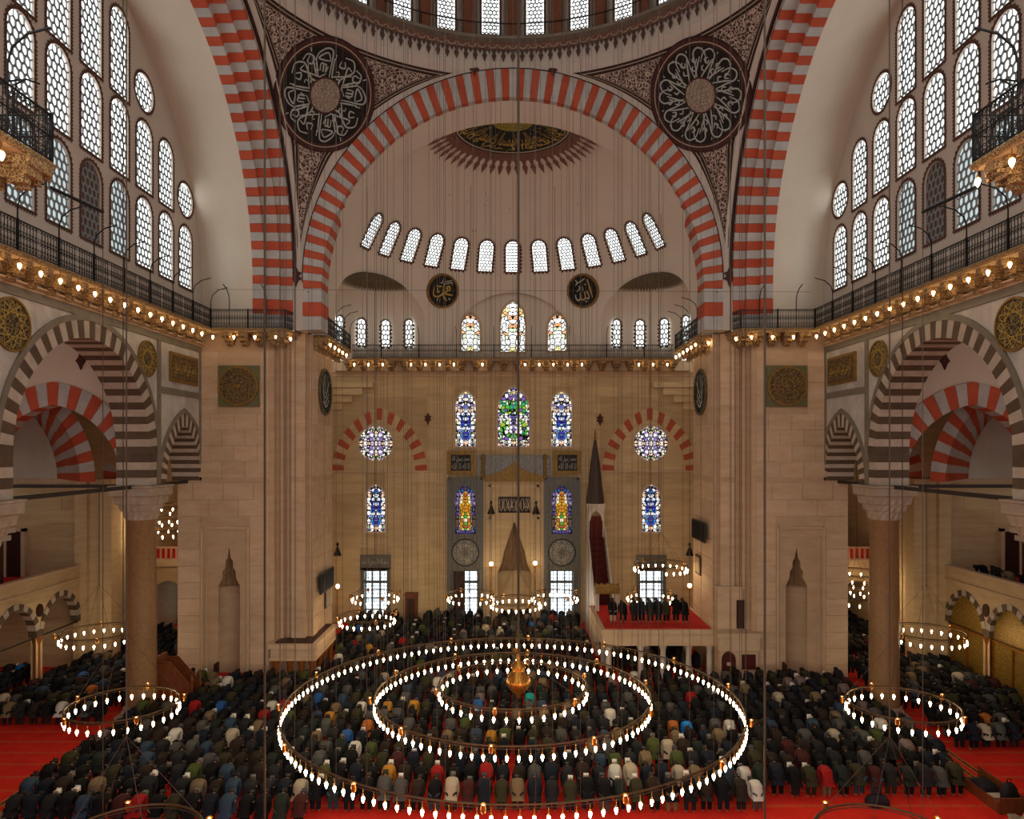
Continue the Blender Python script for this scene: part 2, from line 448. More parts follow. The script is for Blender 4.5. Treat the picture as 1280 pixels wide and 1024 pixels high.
def smooth_line(pts, k=5):
    P = [Vector(p) for p in pts]
    if len(P) < 3: return [tuple(p) for p in P]
    out = []
    for i in range(len(P) - 1):
        a = P[i - 1] if i else P[0] * 2 - P[1]; b, c = P[i], P[i + 1]; d = P[i + 2] if i + 2 < len(P) else P[-1] * 2 - P[-2]
        for j in range(k):
            t = j / k
            out.append(tuple(.5 * ((2 * b) + (c - a) * t + (2 * a - 5 * b + 4 * c - d) * t * t + (3 * b - a - 3 * c + d) * t ** 3)))
    return out + [tuple(P[-1])]
def ribbon(mb, pts, w, f, m=0):
    """a pen stroke along a 2-D line, mapped onto a surface by f"""
    P = [Vector(p) for p in pts]; L, Rr = [], []; n = len(P)
    for i in range(n):
        t = (P[min(i + 1, n - 1)] - P[max(i - 1, 0)])
        t = t.normalized() if t.length > 1e-9 else Vector((1, 0)); q = Vector((-t.y, t.x)) * w * (.55 + .45 * math.sin(PI * min(1, max(.12, i / max(1, n - 1)))))
        L.append(f(*(P[i] + q))); Rr.append(f(*(P[i] - q)))
    mb.grid([L, Rr], m)
# ================================================================== THE SETTING
DC = 31.25                     # depth of the dome's centre
# ---- floor
def carpet():
    t = NT('red_prayer_carpet'); t.b.inputs['Roughness'].default_value = .95; t.b.inputs['Specular IOR Level'].default_value = .1
    g = t.n('ShaderNodeNewGeometry'); sp = t.n('ShaderNodeSeparateXYZ'); t.l(g.outputs['Position'], sp.inputs[0])
    nz = t.n('ShaderNodeTexNoise', i_Scale=1.1, i_Detail=6.0)
    t.l(g.outputs['Position'], nz.inputs['Vector'])
    rp = t.ramp([(.3, srgb('#cb281f')), (.7, srgb('#de3222'))]); t.l(nz.outputs['Fac'], rp.inputs[0])
    fr = t.math('MODULO', t.math('ADD', sp.outputs[1], .35), 1.27)
    row = t.math('LESS_THAN', fr, .22)
    v = t.n('ShaderNodeTexVoronoi', i_Scale=7.0); t.l(g.outputs['Position'], v.inputs['Vector'])
    row = t.math('MULTIPLY', row, t.math('GREATER_THAN', v.outputs['Distance'], .33))
    c = t.mix(t.math('MULTIPLY', row, .45), rp.outputs[0], srgb('#b06a3c'))
    ax = t.math('ABSOLUTE', sp.outputs[0])
    for cx in (20.05, 20.55):
        d = t.math('ABSOLUTE', t.math('SUBTRACT', ax, cx))
        b = t.math('LESS_THAN', d, .15); b2 = t.math('LESS_THAN', d, .06)
        c = t.mix(t.math('MULTIPLY', b, .8), c, srgb('#a77b45'))
        c = t.mix(t.math('MULTIPLY', b2, t.math('GREATER_THAN', v.outputs['Distance'], .3)), c, srgb('#5a2a1a'))
    t.l(c, t.b.inputs['Base Color']); return t.m
m_carpet = carpet()
m_redcloth = mat('red_carpet_plain', '#b01f16', '#c4281c', .95, 2)
fl = link('floor', MB().box(-37, 37, -3, 60.2, -.3, 0).mesh('floor', m_carpet), kind='structure', label='red prayer carpet with pale row bands over the whole floor')
for s in (-1, 1):
    link('trim_%d' % (s + 2), MB().box(s * 19.45 - .16, s * 19.45 + .16, 26, 44.3, 0, .05).mesh('threshold', m_cream), kind='structure', label='pale stone edging strip along the %s row of columns' % SIDE[s])

# ---- stone veneer: courses of blocks with recessed joints
def veneer(parent, mats, f, a0, a1, b0, b1, ch, cl, holes=(), d=.05, gap=.02, name='stone'):
    nb = max(1, round((b1 - b0) / ch)); ch = (b1 - b0) / nb
    for j in range(nb):
        z0, z1 = b0 + j * ch, b0 + (j + 1) * ch
        cuts = sorted((h[0], h[1]) for h in holes if h[2] < z1 - .02 and h[3] > z0 + .02)
        spans = []; x = a0
        for h0, h1 in cuts:
            if h0 > x + .05: spans.append((x, min(h0, a1)))
            x = max(x, h1)
        if x < a1 - .05: spans.append((x, a1))
        for p, q in spans:
            n = max(1, round((q - p) / cl)); off = (cl * .5 if j % 2 and n > 1 else 0)
            xs = [p] + [p + (q - p) * (i + 1) / n - off * (q - p) / n / cl for i in range(n - 1)] + ([q] if True else [])
            if off and n > 1: xs = [p] + [p + (q - p) * (i + .5) / n for i in range(n)] + [q]
            for u, v in zip(xs, xs[1:]):
                if v - u < .08: continue
                e = rnd.uniform(-.008, .008)
                part(name, MB().prism([(u + gap / 2, z0 + gap / 2), (v - gap / 2, z0 + gap / 2), (v - gap / 2, z1 - gap / 2), (u + gap / 2, z1 - gap / 2)],
                     lambda a, b: f(a, b, -d + e), lambda a, b: f(a, b, .0)), mats, parent)

# ---- the two piers beside the apse
def sweep(mb, path, prof, m=0, closed=False):
    """profile (offset to the room side, z) along a plan path; offset is to the left of travel"""
    P = [Vector(p) for p in path]; rows = []
    for i, p in enumerate(P):
        a = P[i - 1] if i else None; b = P[i + 1] if i < len(P) - 1 else None
        n1 = Vector((-(p - a).y, (p - a).x)).normalized() if a is not None else None
        n2 = Vector((-(b - p).y, (b - p).x)).normalized() if b is not None else None
        n = (n1 + n2) if n1 is not None and n2 is not None else (n1 if n1 is not None else n2)
        if n1 is not None and n2 is not None: n = n / max(.4, n.length_squared) * 2
        rows.append([(p.x + n.x * o, p.y + n.y * o, z) for o, z in prof])
    mb.grid(rows, m); return mb
PIER = [(20.6, 52.0), (20.6, 44.5), (14.95, 44.5), (14.75, 44.75), (14.75, 45.05), (14.5, 44.95), (14.3, 45.2), (14.3, 45.35), (14.05, 45.2), (13.85, 45.45), (13.85, 45.2), (12.95, 45.2), (12.95, 45.6), (12.6, 45.6), (12.6, 50.5), (13.2, 50.5), (13.2, 51.2), (15.6, 52.0)]
def flip(path, s): return [(s * u, d) for u, d in path] if s > 0 else [(s * u, d) for u, d in path]
def sleft(path, s):
    """orders a mirrored plan path so that the room stays on its left"""
    q = [(s * u, d) for u, d in path]
    return q if s < 0 else q[::-1]
for s in (-1, 1):
    sd = SIDE[s]
    P = setting('pier', 'tall ashlar pier at the %s of the apse with a carved niche' % sd)
    mb = MB()
    pl = [(s * u, d) for u, d in PIER]
    niche = [(16.77, 0.0), (16.77, 5.9), (17.02, 6.35), (17.02, 6.75), (17.2, 7.0), (17.2, 7.4), (17.34, 7.6), (17.44, 8.25), (17.54, 7.6), (17.68, 7.4), (17.68, 7.0), (17.86, 6.75), (17.86, 6.35), (18.1, 5.9), (18.1, 0.0)]
    # shaft without its front face
    n = len(pl)
    for i in range(n):
        if i == 1: continue
        a, b = pl[i], pl[(i + 1) % n]
        mb.add([(a[0], a[1], 0), (b[0], b[1], 0), (b[0], b[1], 21.5), (a[0], a[1], 21.5)], [(0, 1, 2, 3)])
    # front face with the niche cut out
    face = [(20.6, 0), (20.6, 21.5), (14.95, 21.5), (14.95, 0)] + niche
    sheet(mb, lambda a, b: (s * a, 44.5, b), face, flat=True)
    part('shaft', mb, m_stone_core, P)
    nb = MB(); nb.ring(niche, niche, lambda a, b: (s * a, 44.5, b)); nb.prism(niche, lambda a, b: (s * a, 44.5, b), lambda a, b: (s * a, 44.75, b), caps=(False, False))
    nb.lathe([(.78, 0), (.78, 8.4)], (s * 17.43, 44.7, 0), 14, a0=0, a1=PI)
    part('niche_back', nb, m_stone_core, P, True)
    hd = MB()
    for k in range(6):                                      # tiers of hanging cells that close the niche
        z = 5.75 + k * .4; r = .72 - k * .105; c = 7
        prof = []
        for j in range(c * 4 + 1):
            a = PI * j / (c * 4); q = r - .10 * abs(math.sin(a * c))
            prof.append((q * math.cos(a), q * math.sin(a)))
        out = [(.8 * math.cos(PI * j / (c * 4)), .8 * math.sin(PI * j / (c * 4))) for j in range(c * 4 + 1)]
        hd.grid([[(s * 17.43 + x, 44.6 + y, z) for x, y in prof], [(s * 17.43 + x, 44.6 + y, z) for x, y in out]])
        hd.grid([[(s * 17.43 + x, 44.6 + y, z) for x, y in prof], [(s * 17.43 + x * .93, 44.6 + y * .93, z + .4) for x, y in prof]])
    part('stalactite_hood', hd, m_hood, P)
    fr = MB()
    for a0, a1, zt, w, d in ((16.25, 19.1, 9.45, .13, .10), (16.5, 18.8, 8.85, .06, .06)):
        fr.box(s * a0 - w / 2, s * a0 + w / 2, 44.5 - d, 44.5, 0, zt + w / 2); fr.box(s * a1 - w / 2, s * a1 + w / 2, 44.5 - d, 44.5, 0, zt + w / 2)
        fr.box(min(s * a0, s * a1), max(s * a0, s * a1), 44.5 - d, 44.5, zt - w / 2, zt + w / 2)
    part('niche_frame', fr, m_mould, P)
    rows = [(16.15, 19.2, 0, 9.55), (15.5, 18.1, 16.75, 19.55)]
    veneer(P, m_stone, lambda a, b, d: (s * a, 44.5 + d, b), 14.98, 20.58, .0, 12.2, 1.02, 1.9, rows, .04)
    veneer(P, m_stone, lambda a, b, d: (s * a, 44.5 + d, b), 14.98, 20.58 if False else 19.3, 12.55, 20.3, .97, 1.7, rows, .04)
    veneer(P, m_stone, lambda a, b, d: (s * a, 45.2 + d, b), 12.97, 13.83, .0, 12.2, 1.22, 2, (), .03)
    veneer(P, m_stone, lambda a, b, d: (s * a, 45.2 + d, b), 12.97, 13.83, 12.55, 20.3, 1.1, 2, (), .03)
    veneer(P, m_stone, lambda a, b, d: (s * (12.6 + d), a, b), 45.62, 50.45, .0, 12.2, 1.22, 2.4, [(46.6, 50.3, 0, 3.2)], .03)
    veneer(P, m_stone, lambda a, b, d: (s * (12.6 + d), a, b), 45.62, 50.45, 12.55, 20.3, 1.1, 2.4, [(46.7, 50.1, 16.4, 19.8)], .03)
    path = sleft(PIER[1:17], s)
    part('string_course', sweep(MB(), path, [(.0, 12.15), (.12, 12.2), (.16, 12.32), (.08, 12.42), (.14, 12.5), (0, 12.58)]), m_mould, P)
    part('top_moulding', sweep(MB(), path, [(.0, 20.25), (.1, 20.3), (.1, 20.42), (.25, 20.6), (.25, 20.72), (0, 20.75)]), m_mould, P)
    # tile square with a round gilt plaque
    cx, cz = 16.8, 18.15
    q = thing('wall_plaque', 'round dark gilt plaque on a square tile panel, %s pier front' % sd, 'plaque', 'round plaques on the piers')
    part('tile_panel', MB().box(s * cx - 1.24, s * cx + 1.24, 44.36, 44.5, cz - 1.26, cz + 1.26), mat('green_gold_tile', '#6f6a45', '#5a5a40', .5, 5), q)
    def disc(par, f, r, specs, n=40):
        for nm, r0, r1, d0, m in specs:
            b = MB()
            if r0 <= 0: b.prism(circle(r1 * r, n), lambda a, c: f(a, c, -d0), lambda a, c: f(a, c, 0))
            else:
                ci, co = circle(r0 * r, n), circle(r1 * r, n); ci.append(ci[0]); co.append(co[0])
                b.ring(ci, co, lambda a, c: f(a, c, -d0)); b.ring(co, co, lambda a, c: f(a, c, 0)); b.grid([[f(a, c, -d0) for a, c in co], [f(a, c, 0) for a, c in co]]); b.grid([[f(a, c, -d0) for a, c in ci], [f(a, c, 0) for a, c in ci]])
            part(nm, b, m, par)
    disc(q, lambda a, c, d: (s * cx + a, 44.36 + d, cz + c), 1.16, [('disc', 0, .96, .06, m_goldpat), ('rim', .95, 1.05, .12, m_gold), ('ring', .64, .66, .08, m_gold), ('boss', .0, .10, .1, m_gold), ('ring', .37, .39, .08, m_gold)])
    q = thing('wall_roundel', 'tall round dark green calligraphy board, inner face of the %s pier' % sd, 'roundel', 'calligraphy boards on the pier sides')
    disc(q, lambda a, c, d: (s * (12.55 + d), 48.4 + a, 18.1 + c), 1.55, [('board', 0, .95, .05, m_dgreen), ('rim', .9, 1.0, .1, m_olivepat)])
    st = MB()
    for ln in ([(-.7, .5), (-.2, -.3), (.3, .2), (.75, .6)], [(-.6, -.5), (0, -.75), (.6, -.4)], [(-.1, .9), (-.15, -.1)], [(.35, .9), (.4, -.5)], [(-.6, .1), (-.3, -.6), (.1, -.4), (.5, -.1)], [(-.45, .8), (-.4, .2)]):
        ribbon(st, smooth_line([(a * 1.3, b * 1.3) for a, b in ln]), .07, lambda a, b: (s * 12.48, 48.4 + a, 18.1 + b))
    part('writing', st, m_silver, q, kind='stuff')

# ---- the qibla wall behind the apse
DW = 59.6
wx = lambda x: PX(x, DW)
wz = lambda y: PZ(y, DW)
Wq = setting('wall_back', 'ashlar prayer wall behind the apse')
st_w = []   # rectangles that the block courses leave free
def rectpx(x0, x1, y0, y1): st_w.append((wx(x0), wx(x1), wz(y1), wz(y0)))
for r in ((416, 534, 505, 591), (457, 482, 604, 667), (450, 489, 690, 778), (750, 870, 505, 591), (801, 827, 604, 667), (794, 832, 690, 778), (568, 596, 486, 562), (621, 663, 482, 562), (689, 715, 486, 562), (556, 727, 566, 778)): rectpx(*r)
WH = []
def wpoly(cx, y0, y1, wpx, rise=.75):
    w = wpx * DW / F; h = (y1 - y0) * DW / F
    return [(a + wx(cx), b + wz(y1)) for a, b in window_poly(w, h, w * rise)], window_poly(w, h, w * rise)
glaz = []
for cx, y0, y1, w, kind, lab in ((469.5, 606, 665, 24, 'b', 'narrow blue stained glass window below the rosette at the left of the prayer wall'), (814, 606, 665, 24, 'b', 'narrow blue stained glass window below the rosette at the right of the prayer wall'),
      (582, 489, 558, 25, 'm', 'narrow stained glass window with a blue middle, above and left of the mihrab'), (642, 484, 558, 39, 'g', 'wide green and white stained glass window high above the mihrab'), (702, 489, 558, 25, 'm', 'narrow stained glass window with a blue middle, above and right of the mihrab')):
    a, b = wpoly(cx, y0, y1, w); WH.append(a); glaz.append((cx, y0, y1, b, kind, lab))
RO = [(469.5, 554.5), (814, 554.5)]
for x, y in RO: WH.append(circle(1.44, 24, wx(x), wz(y)))
LW = [(469.5, 714, 772, 28, 'lower grilled window with daylight, far left of the prayer wall'), (814, 714, 772, 28, 'lower grilled window with daylight, far right of the prayer wall'), (582, 714, 772, 30, 'lower window with one dark shutter, left of the mihrab'), (702, 714, 772, 28, 'lower grilled window with daylight, right of the mihrab')]
for x, y0, y1, w, _ in LW: WH.append([(wx(x - w / 2), wz(y1)), (wx(x + w / 2), wz(y1)), (wx(x + w / 2), wz(y0)), (wx(x - w / 2), wz(y0))])
NI = [(622, 778), (622, 716), (627, 704), (630, 690), (634, 678), (638, 666), (643, 652), (648, 666), (652, 678), (656, 690), (659, 704), (664, 716), (664, 778)]
nich = [(wx(x), wz(y)) for x, y in NI][::-1]
nich = [(a, max(b, .0)) for a, b in nich]
mb = MB()
sheet(mb, lambda a, b: (a, DW, b), [(-30, 0), (30, 0), (30, 21.6), (-30, 21.6)], WH + [nich], flat=True)
part('wall_face', mb, m_apse_core, Wq)
veneer(Wq, m_apse, lambda a, b, d: (a, DW + d, b), wx(416), wx(870), 0.0, wz(591), .86, 2.3, st_w, .035)
veneer(Wq, m_apse, lambda a, b, d: (a, DW + d, b), wx(416), wx(870), wz(588), 20.3, .84, 2.3, st_w, .035)
for x0, x1 in ((523, 531), (553, 560), (722, 729), (752, 757)):
    part('pilaster_strip', MB().box(wx(x0), wx(x1), DW - .14, DW, 0 if 540 < x0 < 740 else 0, wz(590) if not 540 < x0 < 740 else 20.3), m_apse, Wq)
part('string_course', sweep(MB(), [(-15.4, DW), (-5.5, DW)][::-1], [(0, wz(591)), (.12, wz(590.6)), (.12, wz(588.6)), (0, wz(588))]), m_mould, Wq)
part('string_course', sweep(MB(), [(5.5, DW), (15.4, DW)][::-1], [(0, wz(591)), (.12, wz(590.6)), (.12, wz(588.6)), (0, wz(588))]), m_mould, Wq)
part('top_moulding', sweep(MB(), [(-15.4, DW), (15.4, DW)][::-1], [(.0, 20.2), (.1, 20.3), (.1, 20.42), (.25, 20.6), (.25, 20.72), (0, 20.75)]), m_mould, Wq)
for cx, sd in ((474.5, 'left'), (812, 'right')):
    A = setting('trim_%d' % (4 if sd == 'left' else 5), 'blind arch of red and pale stones round the %s rosette' % sd)
    f = lambda a, b, d: (wx(cx) + a, DW + d, wz(589) + b)
    pieces(A, 'voussoir', [m_red2, m_apse], 25, lambda t: arch_at(2.95, 4.25, t), lambda t: arch_at(2.95, 4.25, t, .95), f, -.07, .02)
    b = MB(); pi = [arch_at(2.95, 4.25, i / 30) for i in range(31)]
    sheet(b, lambda a, c: (wx(cx) + a, DW - .02, wz(589) + c), pi[::-1], [circle(1.44, 24, wx(469.5 if sd == 'left' else 814) - wx(cx), wz(554.5) - wz(589))], flat=True)
    part('lunette', b, m_apse, A)
# stained windows
def stained_window(label, poly, M, layers, frame_m=m_mould):
    WN[0] += 1
    w = setting('window_%d' % WN[0], label, M)
    f = lambda d: (lambda a, b: (a, d, b))
    fr = MB(); g2 = grow(poly, .16); fr.prism(poly, f(-.06), f(.3), caps=(False, False)); fr.ring(poly + poly[:1], g2 + g2[:1], f(-.06)); fr.prism(g2, f(-.06), f(0), caps=(False, False))
    part('window_frame', fr, frame_m, w)
    for i, (nm, pl, m) in enumerate(layers): part(nm, MB().prism(pl, f(.2 - .02 * i), f(.25 - .02 * i)), m, w)
    return w
for cx, y0, y1, poly, kind, lab in glaz:
    w = max(p[0] for p in poly); h = max(p[1] for p in poly)
    core = [(a * .55, b * .8 + h * .12) for a, b in poly]
    if kind == 'b': lay = [('edge_glass', grow(poly, .02), st_mix), ('centre_glass', core, st_blue)]
    elif kind == 'm': lay = [('edge_glass', grow(poly, .02), st_mix), ('centre_glass', [(a * .95, b * .75) for a, b in core], st_blue)]
    else: lay = [('edge_glass', grow(poly, .02), st_mix)] + [('centre_glass', [(a * .42 + sx * w * .45, b * .36 + h * q) for a, b in poly], st_green) for sx in (-1, 1) for q in (.1, .55)]
    stained_window(lab, poly, frameM((wx(cx), DW, wz(y1)), (1, 0, 0), (0, 1, 0), (0, 0, 1)), lay)
for (x, y), sd in zip(RO, ('left', 'right')):
    w = stained_window('round rosette stained glass window, %s of the prayer wall' % sd, circle(1.42, 28), frameM((wx(x), DW, wz(y)), (1, 0, 0), (0, 1, 0), (0, 0, 1)),
                   [('edge_glass', circle(1.43, 28), st_mix), ('centre_glass', circle(1.08, 28), st_rose)])
    tr = MB()
    for k in range(12):
        a = 2 * PI * k / 12; tr.tube([(.18 * math.cos(a), .13, .18 * math.sin(a)), (1.4 * math.cos(a + .26), .13, 1.4 * math.sin(a + .26))], .022, 4); tr.tube([(.18 * math.cos(a), .13, .18 * math.sin(a)), (1.4 * math.cos(a - .26), .13, 1.4 * math.sin(a - .26))], .022, 4)
    for r in (.2, .62, 1.06): tr.tube([(p, .13, q) for p, q in circle(r, 24)], .03, 4, closed=True)
    part('rosette_lattice', tr, m_black, w, kind='stuff')
for x, y0, y1, wp, lab in LW:
    WN[0] += 1
    w = setting('window_%d' % WN[0], lab, frameM((wx(x), DW, wz(y1)), (1, 0, 0), (0, 1, 0), (0, 0, 1)))
    hw = wp / 2 * DW / F; h = (y1 - y0) * DW / F; pl = [(-hw, 0), (hw, 0), (hw, h), (-hw, h)]; f = lambda d: (lambda a, b: (a, d, b))
    fr = MB().prism(pl, f(-.12), f(.6), caps=(False, False)); g2 = grow(pl, .28); fr.ring(pl + pl[:1], g2 + g2[:1], f(-.12)); fr.prism(g2, f(-.12), f(0), caps=(False, False)); part('window_frame', fr, m_tile, w)
    part('window_pane', MB().prism(pl, f(.55), f(.6)), m_pane_b, w)
    gr = MB()
    for i in range(1, 7): gr.box(-hw + 2 * hw * i / 7 - .022, -hw + 2 * hw * i / 7 + .022, .3, .34, 0, h)
    for i in range(1, 12): gr.box(-hw, hw, .3, .34, h * i / 12 - .02, h * i / 12 + .02)
    part('window_grille', gr, m_glassw, w)
    cs = MB(); cs.box(-hw, hw, .36, .46, h * .72, h * .78)
    for q in (-.98, -.35, .3, .98): cs.box(hw * q - .06, hw * q + .06, .36, .46, 0, h)
    part('casement', cs, m_glassw, w)
    if x == 582: part('shutter', MB().box(-hw, -.05, .22, .28, 0, h), m_darkwood, w)
    if x in (469.5, 814):
        q = thing('tile_lintel', 'blue-grey tile lintel with dark script above the far %s lower window' % ('left' if x < 600 else 'right'), 'tile panel')
        cz, ww = wz(703), wx(x)
        part('panel', MB().box(ww - 1.25, ww + 1.25, DW - .12, DW, cz - .62, cz + .62), m_tile, q)
        V, Fs, L = text_mesh(shape('بسم الله الرحمن الرحيم')); k = 2.2 / L
        part('writing', MB().add([(ww - 1.1 + a * k, DW - .13, cz - .3 + b * .62) for a, b in V], Fs), m_black if x > 600 else m_silver, q)
# ---- mihrab and its tiled flanks
MI = setting('mihrab', 'tall marble mihrab with a stalactite hood in the prayer wall')
nb = MB(); nb.prism(nich, lambda a, b: (a, DW - .15, b), lambda a, b: (a, DW + .2, b), caps=(False, False))
nb.lathe([(1.45, 0), (1.45, 8.6)], (wx(643), DW + .1, 0), 16, a0=0, a1=PI); part('niche', nb, m_apse, MI, True)
hd = MB()
for k in range(9):
    z = wz(716) + k * .46; r = 1.38 - k * .145; c = 9
    pr = [((r - .1 * abs(math.sin(PI * j / 36 * c))) * math.cos(PI * j / 36), (r - .1 * abs(math.sin(PI * j / 36 * c))) * math.sin(PI * j / 36)) for j in range(37)]
    o = wx(643)
    hd.grid([[(o + x, DW + y - .05, z) for x, y in pr], [(o + 1.45 * math.cos(PI * j / 36), DW + 1.45 * math.sin(PI * j / 36) - .05, z) for j in range(37)]])
    hd.grid([[(o + x, DW + y - .05, z) for x, y in pr], [(o + x * .92, DW + y * .92 - .05, z + .46) for x, y in pr]])
part('stalactite_hood', hd, m_hood, MI)
fr = MB()
for x0, x1, y0, y1, d in ((600, 607, 600, 778, .22), (677, 684, 600, 778, .22), (600, 684, 597, 603, .24), (611, 614, 606, 778, .12), (671, 674, 606, 778, .12), (611, 674, 606, 609, .12), (611, 674, 646, 649, .12)):
    fr.box(wx(x0), wx(x1), DW - d, DW, wz(y1), wz(y0))
part('frame', fr, m_mould, MI)
sheet(mb2 := MB(), lambda a, b: (a, DW - .06, b), [(wx(607), 0), (wx(677), 0), (wx(677), wz(603)), (wx(607), wz(603))], [nich], flat=True)
part('panel', mb2, m_apse, MI)
part('tympanum', MB().box(wx(597), wx(688), DW - .2, DW, wz(598), wz(569)), m_tilepat, MI)
cr = MB()
tent = [(wx(x), wz(y)) for x, y in ((598, 596), (598, 602), (686, 602), (686, 596), (676, 594), (664, 591), (655, 587), (648, 582), (643, 577), (638, 582), (631, 587), (622, 591), (610, 594))]
cr.prism(tent, lambda a, b: (a, DW - .32, b), lambda a, b: (a, DW - .2, b)); part('crest', cr, m_gold, MI)
for x in (604, 681):
    part('gilt_post', MB().lathe([(.14, 0), (.14, 1.6), (.22, 1.62), (.22, 1.75), (.02, 1.95)], (wx(x), DW - .34, wz(597)), 8), m_gold, MI)
q = thing('lattice_panel', 'pale openwork inscription panel over the mihrab hood', 'panel')
part('ground', MB().box(wx(623), wx(663), DW - .12, DW - .06, wz(641), wz(621)), m_black, q)
V, Fs, L = text_mesh(shape('كلما دخل عليها زكريا') if 'خ' in FORMS else shape('لا اله الا الله محمد رسول الله')); k = 2.45 / L
part('writing', MB().add([(wx(624) + a * k, DW - .14, wz(640) + .05 + b * 1.15) for a, b in V], Fs), m_cream, q, kind='stuff')
fr = MB()
for i in range(8): fr.tube([(wx(626.5) + i * .345 + .14 * math.cos(j * PI / 4), DW - .14, wz(631) + .5 * math.sin(j * PI / 4)) for j in range(8)], .035, 4, closed=True)
part('tracery', fr, m_cream, q)
for x, sd in ((582, 'left'), (702, 'right')):
    q = thing('tile_panel', 'tall blue-grey tile panel %s of the mihrab with a round medallion' % sd, 'tile panel', 'tile panels beside the mihrab')
    ww = wx(x); z0, z1 = wz(712), wz(597); hx = 1.36
    tb = MB(); wp = [(a + ww, b + wz(667)) for a, b in window_poly(1.7, 4.0, 1.25)]
    sheet(tb, lambda a, b: (a, DW - .36, b), [(ww - hx, z0), (ww + hx, z0), (ww + hx, z1), (ww - hx, z1)], [wp], flat=True)
    for a in (-hx, hx): tb.box(ww + a - .12, ww + a + .12, DW - .42, DW, 0, z1)
    tb.box(ww - hx, ww + hx, DW - .42, DW, z1 - .2, z1)
    part('panel', tb, m_tile, q)
    f = lambda a, c, d: (ww + a, DW - .36 + d, wz(690) + c)
    disc(q, f, 1.12, [('medallion', 0, 1.0, .03, m_tilepat), ('rim', .93, 1.02, .05, m_black), ('boss', 0, .22, .05, m_tile)])
    st = MB(); V, Fs, L = text_mesh(shape('الله نور السموات والارض'))
    st.add([f((.42 + .42 * b) * math.cos(-a / L * 6.0), (.42 + .42 * b) * math.sin(-a / L * 6.0), -.05) for a, b in V], Fs); part('writing', st, m_cream, q, kind='stuff')
    stained_window('pointed stained glass window in violet and yellow, %s of the mihrab' % sd, window_poly(1.7, 4.0, 1.25), frameM((ww, DW - .36, wz(667)), (1, 0, 0), (0, 1, 0), (0, 0, 1)),
        [('edge_glass', grow(window_poly(1.7, 4.0, 1.25), .02), st_purple), ('centre_glass', [(a * .58, b * .8 + .3) for a, b in window_poly(1.7, 4.0, 1.25)], st_yellow)], m_tile)
for x, sd in ((576, 'left'), (709, 'right')):
    q = thing('calligraphy_plaque', 'square black calligraphy panel in a gilt frame, above and %s of the mihrab' % sd, 'plaque', 'black calligraphy panels above the mihrab')
    ww, cz = wx(x), wz(578)
    part('frame', MB().box(ww - 1.15, ww + 1.15, DW - .16, DW, cz - 1.0, cz + .95), m_gold, q); part('ground', MB().box(ww - .8, ww + .8, DW - .2, DW - .1, cz - .68, cz + .62), m_black, q)
    st = MB()
    for row, tx in ((.02, 'محمد رسول الله'), (-.55, 'لا اله الا الله')):
        V, Fs, L = text_mesh(shape(tx)); st.add([(ww - .72 + a * 1.44 / L, DW - .21, cz + row + b * .5) for a, b in V], Fs)
    part('writing', st, m_silver, q, kind='stuff')

# ---- semidome over the apse
SC, SZ, SR = 47.6, 23.6, 12.3
def semi(s_, t):
    ph = s_ / SR
    if t < 0: return (SR * math.sin(ph), SC + SR * math.cos(ph), SZ + t)
    th = min(t / SR, PI / 2); return (SR * math.cos(th) * math.sin(ph), SC + SR * math.cos(th) * math.cos(ph), SZ + SR * math.sin(th))
def semi_frame(ph, t, back=0.0):
    th = max(0, t / SR); n = Vector((math.cos(th) * math.sin(ph), math.cos(th) * math.cos(ph), math.sin(th))); x = Vector((math.cos(ph), -math.sin(ph), 0)); z = x.cross(n)
    p = Vector(semi(ph * SR, t)); return frameM(p + n * back, x, n, z)
EC = []
for s in (-1, 1):
    a = R_(58) * s; EC.append(Vector((11.5 * math.sin(a), SC + 11.5 * math.cos(a), 24.4)))
ER = 4.8; EH = 2.9
def erad(z): return ER if z <= 24.4 else ER * math.sqrt(max(0, 1 - ((z - 24.4) / EH) ** 2))
def main_hit(c, t, sgn):
    """azimuth at which the semidome at level t leaves the exedra sphere c"""
    mid = math.atan2(c.x, c.y - SC)
    ins = lambda p: math.hypot(p[0] - c.x, p[1] - c.y) < erad(p[2])
    if not ins(semi(mid * SR, t)): return None
    lo, hi = 0.0, 1.0
    for _ in range(40):
        m = (lo + hi) / 2
        if ins(semi((mid + sgn * m) * SR, t)): lo = m
        else: hi = m
    return mid + sgn * lo
holes = []
exo = []
for c in EC:
    ts = [-2.0 + i * .2 for i in range(0, 50)]; L, Rr = [], []
    for t in ts:
        a, b = main_hit(c, t, -1), main_hit(c, t, 1)
        if a is None:
            lo, hi = ts[ts.index(t) - 1], t
            for _ in range(30):
                m = (lo + hi) / 2
                if main_hit(c, m, 1) is None: hi = m
                else: lo = m
            a, b = main_hit(c, lo, -1), main_hit(c, lo, 1); L.append((a * SR, lo)); Rr.append((b * SR, lo)); break
        L.append((a * SR, t)); Rr.append((b * SR, t))
    L[0] = (L[0][0], -2.2); Rr[0] = (Rr[0][0], -2.2)
    holes.append(Rr + L[::-1]); exo.append((L, Rr))
lun = [(x, -2.2 + 0.0 if y == 0 else y - 2.0) for x, y in pointed(5.5, 5.65, 26)]
holes.append([(x, y) for x, y in lun][::-1])
wp13 = window_poly(1.07, 2.45)
for k in range(-6, 7): holes.append([(a + R_(11.67) * k * SR * 1.0, b + 5.25) for a, b in [(p[0] / math.cos(.5), p[1]) for p in grow(wp13, .03)]])
C2 = setting('ceiling', 'pale plaster semidome over the apse')
mb = MB(); sheet(mb, semi, [(-PI / 2 * SR, -2.05), (PI / 2 * SR, -2.05), (PI / 2 * SR, 18.6), (-PI / 2 * SR, 18.6)], holes, .8)
mb.add([semi(PI / 2 * SR * j / 6, 18.55) for j in range(-6, 7)], [tuple(range(13))])
